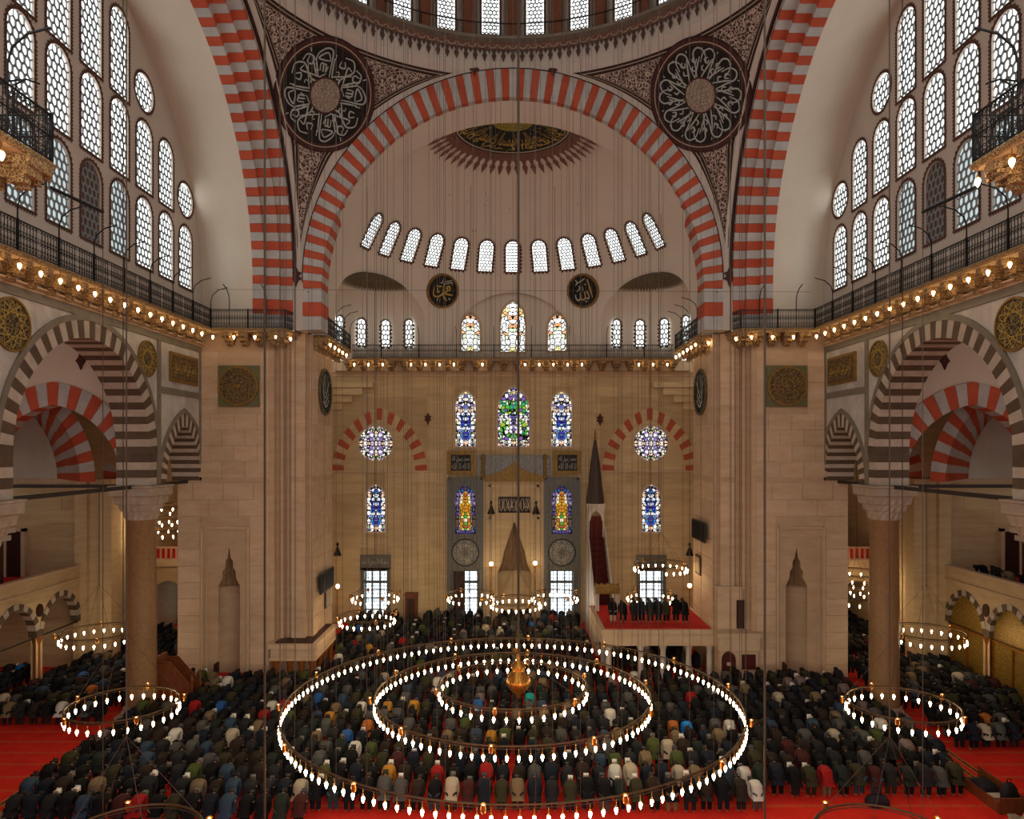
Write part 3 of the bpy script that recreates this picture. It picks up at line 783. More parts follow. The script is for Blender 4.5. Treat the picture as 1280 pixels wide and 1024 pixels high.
part('shell', mb, m_plaster_dark, C2, True)
mb = MB(); lp = [(x, max(y, -2.05)) for x, y in lun]
lw = []
for cx, y0, w in ((589.5, 391, 24), (641, 374, 31), (695, 391, 24)):
    D = 59.2; ww = w * D / F; hh = (438 - y0) * D / F; lw.append((math.asin(PX(cx, D) / SR), window_poly(ww, hh, ww * .8), w))
back = lambda a, b: (SR * 1.03 * math.sin(a / SR), SC + SR * 1.03 * math.cos(a / SR), SZ + b)
sheet(mb, back, lp, [[(a + ph * SR, b - 1.2) for a, b in pl] for ph, pl, w in lw], .8)
mb.grid([[semi(a, b) for a, b in lp], [back(a, b) for a, b in lp]])
part('lunette', mb, m_plaster_dark, C2, True)
for i, (ph, pl, w) in enumerate(lw):
    M = frameM((SR * 1.03 * math.sin(ph), SC + SR * 1.03 * math.cos(ph), SZ - 1.2), (math.cos(ph), -math.sin(ph), 0), (math.sin(ph), math.cos(ph), 0), (0, 0, 1))
    o = stained_window('%s bright stained glass window behind the apse gallery' % ('left', 'tall middle', 'right')[i], pl, M, [('glass', grow(pl, .02), st_white)])
    hw = pl[1][0]; h = max(p[1] for p in pl); tr = MB(); n = 3 if w > 28 else 2
    for r in range(int(h / .75)):
        for q in range(n):
            cx = -hw + hw * 2 * (q + .5) / n; tr.tube([(cx + (hw / n - .04) * math.cos(j * PI / 5), .12, .42 + r * .75 + .33 * math.sin(j * PI / 5)) for j in range(10)], .03, 4, closed=True)
    part('tracery', tr, m_black, o, kind='stuff')
WS13 = window_set('semi', wp13, .25, .036, 1.1, .17, .08)
for k in range(-6, 7):
    M = semi_frame(R_(11.67) * k, 6.45) @ Matrix.Translation((0, -.1, -1.2))
    put_window(WS13, M, '%s window from the left in the arc of small windows under the semidome' % nth(k + 7))
# exedrae
WSE = window_set('exedra', window_poly(.62, 2.1), .31, .045, 1.4, .19, .06)
m_plain = emit('bright_clear_pane', '#f4f2ec', PANE * 1.25)
for si, (c, (L, Rr)) in enumerate(zip(EC, exo)):
    s = (-1, 1)[si]; mid = math.atan2(c.x, c.y - SC)
    def ex(a, t):
        b = max(0, min(PI / 2, t / ER)) if t > 0 else 0; zz = c.z + (ER * math.sin(b) if t > 0 else t)
        return (c.x + ER * math.cos(b) * math.sin(a), c.y + ER * math.cos(b) * math.cos(a), zz)
    rows = []
    for i in range(0, len(L)):
        pl, pr = Vector(semi(*L[i])), Vector(semi(*Rr[i])); z = pl.z
        a0 = math.atan2(pl.x - c.x, pl.y - c.y); a1 = math.atan2(pr.x - c.x, pr.y - c.y)
        while a0 > mid: a0 -= 2 * PI
        while a1 < mid: a1 += 2 * PI
        rr = max(.02, math.hypot(pl.x - c.x, pl.y - c.y))
        rows.append([(c.x + rr * math.sin(a0 + (a1 - a0) * j / 24), c.y + rr * math.cos(a0 + (a1 - a0) * j / 24), z) for j in range(25)])
    Ex = setting('ceiling', 'shallow half-domed exedra at the %s of the apse' % SIDE[s])
    part('shell', MB().grid(rows), m_plaster_dark, Ex, True)
    cap = MB(); tb = MB()
    for i in range(31):
        pass
    angs = [mid + R_(-92 + 184 * j / 40) for j in range(41)]
    el = [R_(e) for e in (57, 63, 70, 79, 89)]
    P3 = lambda a, e, k=1.0: (c.x + (ER - .06 * k) * math.cos(e) * math.sin(a), c.y + (ER - .06 * k) * math.cos(e) * math.cos(a), c.z + (EH - .06 * k) * math.sin(e))
    cap.grid([[P3(a, e) for a in angs] for e in el])
    for j in range(40): cap.add([P3(angs[j], el[0]), P3(angs[j + 1], el[0]), P3((angs[j] + angs[j + 1]) / 2, R_(50))], [(0, 1, 2)])
    part('painted_fan', cap, m_olivepat, Ex)
    for k, da in enumerate((-38, -14, 10, 34) if s < 0 else (38, 14, -10, -34)):
        a = mid + R_(48) * (-s) * 0 + R_(da) + (R_(42) if s < 0 else R_(-42)); n = Vector((math.sin(a), math.cos(a), 0))
        M = frameM(Vector((c.x, c.y, 22.55)) + n * (ER - .24), (math.cos(a), -math.sin(a), 0), n, (0, 0, 1))
        w = put_window(WSE, M, '%s slim window from the pier in the %s exedra' % (nth(k + 1), SIDE[s]), 'pane')
# calligraphy boards on the semidome
def semi_local(ph, t, off):
    Mx = semi_frame(ph, t)
    def g(a, b, d=0.0):
        p = Vector(semi(ph * SR + a / math.cos(max(0, t) / SR), t + b)); n = (p - Vector((0, SC, SZ))).normalized()
        return tuple(p - n * (off - d))
    return g
for s, lab, strokes in ((-1, 'round black board with gilt calligraphy, left of the apse windows', [
        ([(.05, .55), (.02, .2), (.04, -.1), (-.1, -.3), (-.38, -.42), (-.62, -.35), (-.66, -.1), (-.66, .2)], .06, 1), ([(.06, -.12), (.35, .02), (.5, .2), (.42, .34), (.28, .26), (.36, .1), (.6, .06)], .06, 1),
        ([(.08, -.12), (.4, -.2), (.75, -.22)], .06, 1), ([(.06, -.14), (.12, -.42), (.35, -.62)], .06, 1), ([(.06, .62), (.35, .68), (.6, .78)], .04, 0), ([(.12, .48), (.4, .55), (.62, .62), (.62, .42)], .04, 0), ([(-.05, .8), (-.1, .55), (-.25, .5)], .04, 0),
        ([(-.55, .3), (-.3, .25), (-.1, .3)], .05, 1), ([(-.4, .15), (-.35, -.1), (-.2, -.05)], .05, 1), ([(-.3, -.5), (-.34, -.75)], .04, 0), ([(-.15, -.52), (-.15, -.78)], .04, 0), ([(.45, -.45), (.55, -.5), (.5, -.55)], .05, 0)]),
       (1, 'round black board with pale calligraphy, right of the apse windows', [
        ([(.42, .72), (.5, .3), (.58, -.1), (.66, -.5)], .06, 1), ([(.25, -.02), (.4, -.3), (.38, -.52), (.22, -.5), (.12, -.4)], .055, 0), ([(.1, -.05), (.14, -.4), (.02, -.58), (-.15, -.55), (-.18, -.4)], .055, 1),
        ([(-.2, -.1), (-.22, -.45), (-.38, -.6), (-.52, -.45), (-.55, -.2)], .055, 0), ([(-.3, .55), (0, .68), (.25, .8)], .045, 0), ([(-.45, .78), (-.35, .55), (-.5, .4)], .045, 0), ([(-.25, .35), (-.2, .18), (-.45, -.02)], .045, 0), ([(0, .3), (.02, .02)], .04, 0), ([(.15, .42), (.3, .38)], .05, 0), ([(.1, -.68), (.18, -.72), (.22, -.66)], .05, 0)])):
    g = semi_local(R_(28.6) * s, 3.42, .0)
    q = thing('calligraphy_roundel', lab, 'roundel', 'calligraphy boards in the apse')
    for nm, r0, r1, d, m in (('board', 0, .93, .12, m_black), ('rim', .9, 1.02, .16, m_gold)):
        b = MB(); n = 36
        for r_in, r_out in ((r0, r1),):
            co = circle(r_out * 1.35, n); co.append(co[0])
            ci = circle(max(r_in, .02) * 1.35, n); ci.append(ci[0])
            b.grid([[g(a, c_, -d) for a, c_ in ci], [g(a, c_, -d) for a, c_ in co], [g(a, c_, .05) for a, c_ in co]])
        part(nm, b, m, q)
    for mi, m in ((0, m_silver), (1, m_goldp)):
        b = MB()
        for pts, w, k in strokes:
            if k == mi: ribbon(b, smooth_line([(x * 1.2, y * 1.2) for x, y in pts]), w * 1.15, lambda a, c_: g(a, c_, -.15))
        part('writing', b, m, q, kind='stuff')
# painted sunburst at the crown of the semidome
crown = setting('trim_6', 'painted sunburst with gilt script at the crown of the semidome')
def cap3(rho, a, k=.05):   # rho: distance from the pole, a: azimuth from the back
    th = PI / 2 - rho / SR; r = SR - k
    return (r * math.cos(th) * math.sin(a), SC + r * math.cos(th) * math.cos(a), SZ + r * math.sin(th))
aa = [R_(-90 + 180 * j / 60) for j in range(61)]
for nm, r0, r1, k, m in (('gilt_centre', .3, 1.35, .07, pattern_mat('gilt_centre_lace', '#5d5320', '#b7a83a', 5.0, freq=22)), ('script_ground', 1.35, 3.7, .05, m_dgreen), ('pale_ring', 3.7, 3.8, .06, m_cream), ('dark_ring', 3.8, 3.92, .05, m_black), ('red_ring', 3.92, 4.6, .05, m_redpat)):
    part(nm, MB().grid([[cap3(r, a, k) for a in aa] for r in [r0 + (r1 - r0) * i / 4 for i in range(5)]]), m, crown)
V, Fs, L = text_mesh(shape('ان الله يمسك السموات والارض ان تزولا'))
part('writing', MB().add([cap3(3.5 - 1.95 * b, R_(84) - a / L * R_(168), .08) for a, b in V] , Fs), m_goldp, crown, kind='stuff')
V, Fs, L = text_mesh(shape('والله يحب الصابرين'))
part('writing', MB().add([cap3(3.62 - .8 * b, R_(86) - a / L * R_(172), .075) for a, b in V], Fs), m_goldp, crown, kind='stuff')
sp = MB()
for j in range(26):
    a = R_(-88 + 176 * (j + .5) / 26); d = R_(2.5)
    sp.add([cap3(4.55, a - d, .06), cap3(4.55, a + d, .06), cap3(4.95, a + d * .45, .06), cap3(5.25, a + d * .95, .06), cap3(6.0, a, .06), cap3(5.25, a - d * .95, .06), cap3(4.95, a - d * .45, .06)], [(0, 1, 2, 6), (6, 2, 3, 4, 5)])
part('spear_points', sp, m_redpat, crown, kind='stuff')
tp = MB()
for k in range(9):
    x, rho = rnd.uniform(-4, 4), rnd.uniform(6.6, 11); tp.add([cap3(rho, x / 6 + d, .06) for d in (0, .012, .012)][:2] + [cap3(rho + .14, x / 6, .06)], [(0, 1, 2)])
part('speck', tp, m_maroon, crown, kind='stuff')

m_mortar = mat('mortar', '#7f7468', None, .9)
# ---- great arch in front of the semidome
def circ(r, zc, deg): return (r * math.cos(R_(deg)), zc + r * math.sin(R_(deg)))
A = setting('trim_7', 'great arch of red and grey stones before the apse')
for sg in (-1, 1):
    for k in range(3):
        z0 = 21.6 + k * .85; part('voussoir', MB().box(*sorted((sg * 11.75, sg * 12.9)), 44.42, 46.2, z0 + .01, min(z0 + .84, 24.2)), (m_red, m_grey)[(k + 1) % 2], A)
NV = 87
pieces(A, 'voussoir', [m_red, m_grey], NV, lambda t: circ(11.75, 24.15, 180 - 180 * t), lambda t: (lambda p: (p[0], max(p[1], 24.15)))(circ(12.9, 24.75, 182.5 - 185 * t)), lambda a, b, d: (a, 44.45 + d, b), 0, 1.6)
part('core', MB().ring([circ(11.85, 24.15, 180 - 4.5 * i) for i in range(41)], [circ(12.9, 24.75, 182 - 4.55 * i) for i in range(41)], lambda a, b: (a, 44.7, b)).grid([[(a, D_, b) for a, b in [circ(11.85, 24.15, 180 - 4.5 * i) for i in range(41)]] for D_ in (44.5, 46)]), m_mortar, A)
sf = MB(); a_ = [(-11.75, 21.6)] + [circ(11.76, 24.15, 180 - 4.5 * i) for i in range(41)] + [(11.75, 21.6)]; b_ = [(-12, 21.6)] + [circ(12, 23.5, 180 - 4.5 * i) for i in range(41)] + [(12, 21.6)]
sf.grid([[(a, 44.9, b) for a, b in a_], [(a, 47.05, b) for a, b in b_]]); part('soffit', sf, m_plaster_dark, A, True)
bd = MB(); p1 = [circ(12.88, 24.75, 182 - 4.6 * i) for i in range(41)]; p2 = [circ(13.45, 24.5, 180 - 4.5 * i) for i in range(41)]
bd.ring(p1, p2, lambda a, b: (a, 44.47, b)); bd.grid([[(a, 44.47, b) for a, b in p1], [(a, 44.9, b) for a, b in p1]]); part('pale_band', bd, m_plaster_grey, A, True)
part('dark_line', MB().tube([(a, 44.44, b) for a, b in [circ(12.93, 24.75, 181 - 4.53 * i) for i in range(41)]], .035, 4), m_maroon_d, A)

# ---- side arches, tympana with their windows
WSR = {}
for s in (-1, 1):
    sd = SIDE[s]
    A = setting('trim_%d' % (9 + s), 'great side arch of red and grey stones over the %s tympanum' % sd)
    prof = [(15.75, 12.55), (15.0, 12.55), (15.0, 12.85), (14.2, 12.85), (14.2, 13.1), (13.5, 13.1), (13.5, 13.35), (15.75, 13.35)]
    n = 78
    for i in range(n):
        a0, a1 = 180 * (i + .015) / n, 180 * (i + .985) / n; rows = []
        for a in (a0, (a0 + a1) / 2, a1): rows.append([(s * u, DC - r * math.cos(R_(180 - a)), 24.3 + r * math.sin(R_(a))) for u, r in prof])
        mb = MB().grid(rows, close=True); mb.f += [tuple(range(8)), tuple(range(23, 15, -1))]; mb.mi += [0, 0]
        part('voussoir', mb, (m_red, m_grey)[i % 2], A)
    for k in range(3):
        z0, z1 = 21.6 + k * .9, 21.6 + (k + 1) * .9
        for sg in (-1, 1):
            part('voussoir', MB().prism(prof, lambda u, r: (s * u, DC + sg * r, z0 + .01), lambda u, r: (s * u, DC + sg * r, z1 - .01)), (m_red, m_grey)[(k + 1) % 2], A)
    i1 = [(12.57, 21.6)] + [circ(12.57, 24.3, 4.5 * i) for i in range(41)] + [(-12.57, 21.6)]
    i2 = [(14.5, 21.6)] + [circ(14.5, 23.5, 4.5 * i) for i in range(41)] + [(-14.5, 21.6)]
    sf = MB().grid([[(s * u, DC + a0 + (a1 - a0) * (0.5 - .5 * math.cos(PI * k)) , b0 + (b1 - b0) * k) for (a0, b0), (a1, b1) in zip(i1, i2)] for k, u in ((0, 15.7), (.35, 17.1), (.7, 18.4), (1, 19.6))])
    part('soffit', sf, m_plaster, A, True)
    bk = MB(); bk.grid([[(s * u, DC + a, b) for a, b in [(13.36, 21.6)] + [circ(13.36, 24.3, 4.5 * i) for i in range(41)] + [(-13.36, 21.6)]] for u in (13.52, 15.8)]); bk.grid([[(s * 15.7, DC + r_ / 1.0 * math.cos(R_(4.5 * i)), 24.3 + r_ * math.sin(R_(4.5 * i))) for i in range(41)] for r_ in (12.6, 13.36)]); part('core', bk, m_mortar, A)
    part('edge_moulding', MB().tube([(s * 13.38, DC + a, b) for a, b in [(13.3, 21.6)] + [circ(13.3, 24.4, 4.5 * i) for i in range(41)] + [(-13.3, 21.6)]], .1, 6), m_maroon_d, A)
    fb = MB(); fb.grid([[(s * u, DC + a, b) for a, b in [circ(r_, z_, 4.5 * i) for i in range(41)]] for u, r_, z_ in ((13.5, 13.35, 24.3), (13.2, 13.32, 24.45), (13.0, 13.3, 24.5))]); part('pale_band', fb, m_plaster_grey, A, True)
    T = setting('wall_%s_upper' % sd, 'windowed %s tympanum wall under the great side arch' % sd)
    ST = 2.42; hl = []; wins = []
    arch = [(DC + a, b) for a, b in i2]
    base = window_poly(1.58, 3.6); tall = window_poly(1.6, 4.25); taller = window_poly(1.6, 5.0); rd = circle(.95, 20)
    for k in range(-5, 6):
        wins.append((k, 24.0, base, 'base', 'bottom')); ak = abs(k)
        if ak <= 4: wins.append((k, 28.08, base, 'base', 'second'))
        else: wins.append((k, 29.2, rd, 'round', 'second'))
        if ak <= 2: wins.append((k, 31.96, taller if ak < 2 else tall, 'taller' if ak < 2 else 'tall', 'third'))
        elif ak == 3: wins.append((k, 33.25, rd, 'round', 'third'))
    keep = []
    for k, z, pl, key, row in wins:
        D = DC + ST * k; hl.append([(a + D, b + z) for a, b in grow(pl, .03)])
        if k < -2: continue
        y = Vector((s, 0, 0)); zz = Vector((0, 0, 1)); M = frameM((s * 19.6, D, z), y.cross(zz), y, zz)
        ws = window_set(key, pl, .35, .05, 1.25, .1, .12)
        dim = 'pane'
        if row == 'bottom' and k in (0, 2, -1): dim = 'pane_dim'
        if row == 'bottom' and k == 1: dim = 'blind'
        lab = '%s honeycomb window, %s from the apse pier in the %s row of the %s tympanum' % ('round' if key == 'round' else 'blind dark' if dim == 'blind' else 'arched', nth(6 - k), row, sd)
        if dim == 'blind': ws['blind'] = WSR.setdefault('blind', MB().prism(grow(pl, .06), lambda a, b: (a, .09, b), lambda a, b: (a, .13, b)).mesh('blind_pane', m_blind))
        put_window(ws, M, lab, dim)
    mb = MB(); sheet(mb, lambda a, b: (s * 19.6, a, b), arch[::-1], hl, flat=True)
    part('wall_face', mb, m_plaster_grey, T)
    # corner strip between the two arches, above the gallery
    part('corner_strip', MB().box(*sorted((s * 12.88, s * 13.52)), 44.46, 46.5, 21.6, 25.2), m_plaster_grey, T)

# ---- pendentives
PR = math.sqrt(2) * 13.25; PZC = 24.5
def pend(s, h, k, mar=0.0, off=0.0):
    r = math.sqrt(PR * PR - h * h); q0 = math.acos(min(1, 13.25 / r)); q = q0 + min(mar / r, (PI / 4 - q0) * mar / 1.7)
    al = q + (PI / 2 - 2 * q) * k; rr = PR - off
    return (s * rr * (r / PR) * math.cos(al), DC + rr * (r / PR) * math.sin(al), PZC + rr * h / PR)
def pgrid(s, h0, h1, m0, m1, off, n=26, k=20, part_='all'):
    mb = MB(); hs = [h0 + (h1 - h0) * (1 - (1 - i / n) ** 1.3) for i in range(n + 1)]
    if part_ == 'all': return mb.grid([[pend(s, h, j / k, m0, off) for j in range(k + 1)] for h in hs])
    mb.grid([[pend(s, h, 0, m0, off) for h in hs], [pend(s, h, 0, m1, off) for h in hs]]); mb.grid([[pend(s, h, 1, m0, off) for h in hs], [pend(s, h, 1, m1, off) for h in hs]])
    return mb
def hmin(mar):
    lo, hi = 0.0, 13.0
    for _ in range(40):
        m = (lo + hi) / 2; r = math.sqrt(PR * PR - m * m)
        if math.acos(min(1, 13.25 / r)) + .12 / r < PI / 4: hi = m
        else: lo = m
    return hi
def wheel_strokes(kind):
    """pen strokes of the great roundels, in a disc of radius 1"""
    A = [[(-.30, .70), (-.22, .86), (-.04, .97), (.09, .93), (.10, .78), (.075, .55), (.06, .38)], [(.06, .72), (-.08, .72), (-.22, .76), (-.02, .88), (.06, .74)], [(-.36, .77), (-.3, .55), (-.24, .37)], [(-.28, .74), (-.24, .55), (-.2, .36)],
         [(.15, .78), (.13, .55), (.12, .37)], [(-.17, .5), (-.16, .64), (-.10, .64), (-.10, .48), (-.09, .63), (-.03, .62), (-.04, .48), (.02, .6)], [(-.18, .37), (-.02, .45)], [(.18, .86), (.17, .74)], [(-.05, .57), (.01, .57)]]
    B = [[(-.3, .86), (-.12, .96), (.05, .84), (.02, .66), (-.02, .44), (.1, .34)], [(.06, .9), (.22, .92), (.3, .78), (.18, .7), (.12, .8), (.24, .86)], [(-.24, .8), (-.14, .72), (-.24, .64), (-.3, .74)], [(-.2, .36), (-.05, .55), (.1, .75)], [(.16, .36), (.02, .58), (-.1, .78), (.02, .8)],
         [(-.1, .42), (-.02, .46), (.02, .38)], [(.14, .5), (.18, .55), (.22, .5)], [(-.2, .52), (-.16, .56)], [(.24, .62), (.27, .66)], [(.32, .9), (.36, .98)], [(-.12, .5), (-.14, .56)]]
    out = []
    if kind < 0: seq = [(A, i * PI / 2) for i in range(4)] + [(B, PI / 4 + i * PI / 2) for i in range(4)]
    else:
        Cc = [[(-.20, .66), (-.18, .88), (-.04, .98), (.08, .88), (.06, .62), (.045, .36)], [(-.1, .36), (-.02, .6), (.06, .8)], [(-.06, .8), (-.12, .74), (-.05, .68), (-.01, .76)], [(.12, .5), (.08, .56), (.13, .62)], [(-.1, .52), (-.06, .5)], [(.12, .92), (.15, .97)]]
        seq = [(Cc if i % 2 else [l if len(l) < 5 else [(-x, y) for x, y in l] for l in Cc], i * PI / 8) for i in range(16)]
    for sh, a in seq:
        for ln in sh: out.append([(x * math.cos(a) - y * math.sin(a), x * math.sin(a) + y * math.cos(a)) for x, y in smooth_line(ln, 4)])
    return out
for s in (-1, 1):
    sd = SIDE[s]
    Pn = setting('pendentive', 'painted %s pendentive between the great arches' % sd)
    part('ground', pgrid(s, .02, 13.25, 0, 0, 0.0, 30, 24), m_plaster_grey, Pn, True)
    for nm, m0, m1, off, m, top in (('dark_border', .45, .95, .03, m_maroon_d, 12.85), ('fine_line', .62, .68, .045, m_cream, 12.75), ('fine_line', .86, .90, .045, m_cream, 12.6)):
        h0 = hmin(m1) + .05; mb = pgrid(s, h0, top, m0, m1, off, part_='edge')
        d = m1 - m0; ht = [pend(s, top, j / 24, m0, off) for j in range(25)]; hb = [pend(s, top - d * .55, j / 24, m0, off) for j in range(25)]; mb.grid([ht, hb])
        part(nm, mb, m, Pn)
    part('floral_panel', pgrid(s, hmin(.93) + .02, 12.6, .93, 0, .02, 30, 20), m_floral, Pn, True)
    # great roundel
    h = 10.45; r = math.sqrt(PR * PR - h * h); al = PI / 4
    n = Vector((s * r / PR * math.cos(al), r / PR * math.sin(al), h / PR)); e1 = Vector((s * -math.sin(al), math.cos(al), 0)) * (-s if s > 0 else -s); e1 = Vector((-n.y, n.x, 0)).normalized() * -1; e2 = e1.cross(n) * -1
    if e2.z < 0: e2 = -e2
    if e1.x < 0: e1 = -e1
    Cs = Vector((0, DC, PZC))
    def rp(a, b, off=.05):
        rho = math.hypot(a, b); q = rho / PR; d = (e1 * a + e2 * b) / rho if rho > 1e-6 else e1
        return tuple(Cs + (n * math.cos(q) + d * math.sin(q)) * (PR - off))
    q = thing('great_roundel', 'great round calligraphy medallion on the %s pendentive' % sd, 'roundel', 'great roundels on the pendentives')
    RR = 3.15
    for nm, r0, r1, off, m in (('outer_ring', .86, 1.0, .10, m_maroon), ('ring_line', .985, 1.005, .12, m_maroon_d), ('ring_line', .90, .915, .12, m_cream), ('ring_line', .845, .865, .12, m_maroon_d), ('ground', .0, .85, .08, m_black), ('centre', 0, .30, .11, m_lace), ('ring_line', .29, .32, .13, m_maroon)):
        b = MB(); N = 56; rs = [max(r0, .001) + (r1 - r0) * i / 4 for i in range(5)]
        rows = [[rp(RR * k * math.cos(2 * PI * j / N), RR * k * math.sin(2 * PI * j / N), off) for j in range(N)] for k in rs]
        rows.append([rp(RR * r1 * math.cos(2 * PI * j / N), RR * r1 * math.sin(2 * PI * j / N), 0) for j in range(N)])
        part(nm, b.grid(rows, close=True), m, q)
    b = MB()
    ro = .24 if s < 0 else -.24; cr_, sr_ = math.cos(ro) * RR * .83, math.sin(ro) * RR * .83
    for ln in wheel_strokes(s): ribbon(b, [(x * cr_ - y * sr_, x * sr_ + y * cr_) for x, y in ln], .046, lambda a, c: rp(a, c, .12))
    part('writing', b, m_silver, q, kind='stuff')
# little painted finials at the crown of the great arch and at the corners
def finial(D, x, z, sc, i, lab, y=None):
    q = [(0, 1), (.25, .45), (.62, .3), (.3, 0), (.62, -.3), (.25, -.5), (0, -1.2), (-.25, -.5), (-.62, -.3), (-.3, 0), (-.62, .3), (-.25, .45)]
    o = link('trim_%d' % i, MB().prism([(a * sc, b * sc) for a, b in q], lambda a, b: (x + a, D - .05, z + b), lambda a, b: (x + a, D, z + b)).mesh('painted_finial', m_maroon), kind='structure', label=lab)
for i, (x, y, D, sc, lab) in enumerate(((593, 84, 44.4, .5, 'dark painted finial left of the arch crown'), (691, 85, 44.4, .5, 'dark painted finial right of the arch crown'), (912, 345, 44.4, .6, 'dark painted finial above the right gallery corner'), (370, 345, 44.4, .6, 'dark painted finial above the left gallery corner'), (535, 523, 59.5, .5, 'dark painted lozenge left of the apse windows'), (750, 524, 59.5, .5, 'dark painted lozenge right of the apse windows'))):
    finial(D, PX(x, D), PZ(y, D), sc, 20 + i, lab)

# ---- dome ring, drum and dome
DR = setting('ceiling', 'drum and main dome with a ring of windows and a fringe')
def ringz(prof, n=96): return MB().lathe(prof, (0, DC, 0), n)
part('pale_band', ringz([(13.25, 37.75), (13.3, 38.5), (13.3, 39.3)]), m_plaster_grey, DR, True)
part('ledge', ringz([(13.25, 39.2), (12.85, 39.3), (12.8, 39.45), (13.6, 39.5)]), m_band, DR)
part('scallop_band', ringz([(13.22, 38.75), (13.2, 39.25)]), m_redpat, DR, True)
fg = MB()
N = 288
for j in range(N):
    a = 2 * PI * j / N; d = 2 * PI / N * .5; zz = .72 if j % 2 == 0 else .3
    g = lambda aa_, z, r=13.2: (r * math.sin(aa_), DC + r * math.cos(aa_), z)
    if j % 2 == 0: fg.add([g(a - d, 38.8), g(a + d, 38.8), g(a + d * .5, 38.55), g(a + d * 1.1, 38.42), g(a, 38.02), g(a - d * 1.1, 38.42), g(a - d * .5, 38.55)], [(0, 1, 2, 6), (6, 2, 3, 4, 5)])
    else: fg.add([g(a - d, 38.8), g(a + d, 38.8), g(a, 38.5)], [(0, 1, 2)])
part('hanging_fringe', fg, mat('fringe_paint', '#55423c', '#4a3a36', .85, 3), DR, kind='stuff')
sc = MB()
for j in range(132):
    a = 2 * PI * j / 132; sc.tube([(13.16 * math.sin(a + .02 * math.cos(t)), DC + 13.16 * math.cos(a + .02 * math.cos(t)), 39.05 + .2 * math.sin(t)) for t in (PI, PI * 1.25, PI * 1.5, PI * 1.75, 2 * PI)], .03, 3)
part('scallop', sc, m_cream, DR, kind='stuff')
ph0 = R_(5.8); stp = R_(11.6)
dh = []; DWN = window_poly(1.08, 4.2)
for k in range(-8, 8): dh.append([(a + (ph0 + stp * k) * 13.6, b + 39.95) for a, b in grow(DWN, .02)])
mb = MB(); sheet(mb, lambda a, b: (13.6 * math.sin(a / 13.6), DC + 13.6 * math.cos(a / 13.6), b), [(-PI * 13.6, 39.4), (PI * 13.6, 39.4), (PI * 13.6, 45), (-PI * 13.6, 45)], dh, 1.6)
part('drum_wall', mb, m_plaster_grey, DR, True)
part('dome_shell', ringz([(13.6, 45), (13.0, 47), (11, 49.8), (8, 52), (4, 53.3), (.1, 53.6)], 48), m_plaster, DR, True)
part('drum_plinth', ringz([(13.56, 39.45), (13.56, 39.9)]), mat('drum_green', '#4d5650', '#5f655e', .7, 3), DR, True)
WSD = window_set('drum', DWN, .24, .034, 1.1, .06, .1)
m_orange = mat('orange_pilaster', '#85543d', '#734737', .8, 2)
for k in range(-8, 8):
    a = ph0 + stp * k; n = Vector((math.sin(a), math.cos(a), 0))
    if abs(k + .5) < 5: put_window(WSD, frameM(Vector((0, DC, 39.95)) + n * 13.58, (math.cos(a), -math.sin(a), 0), n, (0, 0, 1)), '%s window from the left in the dome drum' % nth(k + 6))
    a2 = a + stp / 2; M = Matrix.Translation((0, DC, 0)) @ Matrix.Rotation(-a2, 4, 'Z')
    pb = MB().box(-.33, .33, 13.3, 13.62, 39.5, 45); part('pilaster', pb, m_orange, DR, M=M)
    pc = MB()
    for xx in (-.5, .5): pc.lathe([(.13, 39.5), (.09, 39.7), (.09, 44.6)], (xx, 13.28, 0), 6)
    part('colonnette', pc, m_band, DR, M=M)
rl = thing('drum_railing', 'black iron railing round the foot of the dome drum', 'railing')
part('rail', MB().tube([(12.82 * math.sin(2 * PI * j / 96), DC + 12.82 * math.cos(2 * PI * j / 96), 40.18) for j in range(96)], .035, 4, closed=True), m_iron, rl)
pm = MB().box(-.02, .02, -.02, .02, 0, .75).mesh('post', m_iron)
for j in range(72):
    a = 2 * PI * j / 72; link('post', pm, rl, loc=(12.82 * math.sin(a), DC + 12.82 * math.cos(a), 39.44))
# ================================================================== GALLERIES, ARCADES, FITTINGS
def corbel_mesh():
    mb = MB()
    for w, n0, n1, z0, z1 in ((.20, 0, .42, .0, .2), (.27, 0, .72, .2, .42), (.34, 0, 1.02, .42, .68)):
        poly = [(-w, n0), (w, n0), (w, n1 - .16), (w * .45, n1), (-w * .45, n1), (-w, n1 - .16)]
        mb.prism(poly, lambda a, b: (a, b, z0), lambda a, b: (a * .88 if z0 == 0 else a, b, z1))
        for t in (-.6, 0, .6): mb.prism([(w * t - .06, n1 - .2), (w * t + .06, n1 - .2), (w * t, n1 - .02)], lambda a, b: (a, b, z0 - .1), lambda a, b: (a, b, z0 + .02))
    return mb
def bulb_mesh(r=.055, m=None):
    mb = MB()
    mb.lathe([(.0, -.15), (r * .35, -.12), (r * .8, -.05), (r, .01), (r * .8, .06), (r * .4, .085)], (0, 0, 0), 8, 0)
    mb.lathe([(r * .45, .08), (r * .5, .10), (r * .5, .15), (.012, .16), (.012, .34)], (0, 0, 0), 6, 1)
    return mb.mesh('bulb', [m or m_bulb, m_brass], True)
me_bulb = bulb_mesh(); me_bulbc = bulb_mesh(.07, m_bulbc)
me_corbel = corbel_mesh().mesh('corbel', m_corbpat)
def along(path, step, start=.5):
    """points every step metres along a plan path with the direction of travel"""
    out = []; rest = step * start
    for a, b in zip(path, path[1:]):
        a, b = Vector(a), Vector(b); L = (b - a).length; d = (b - a) / L; x = rest
        while x < L - 1e-6: out.append((a + d * x, d)); x += step
        rest = x - L
    return out
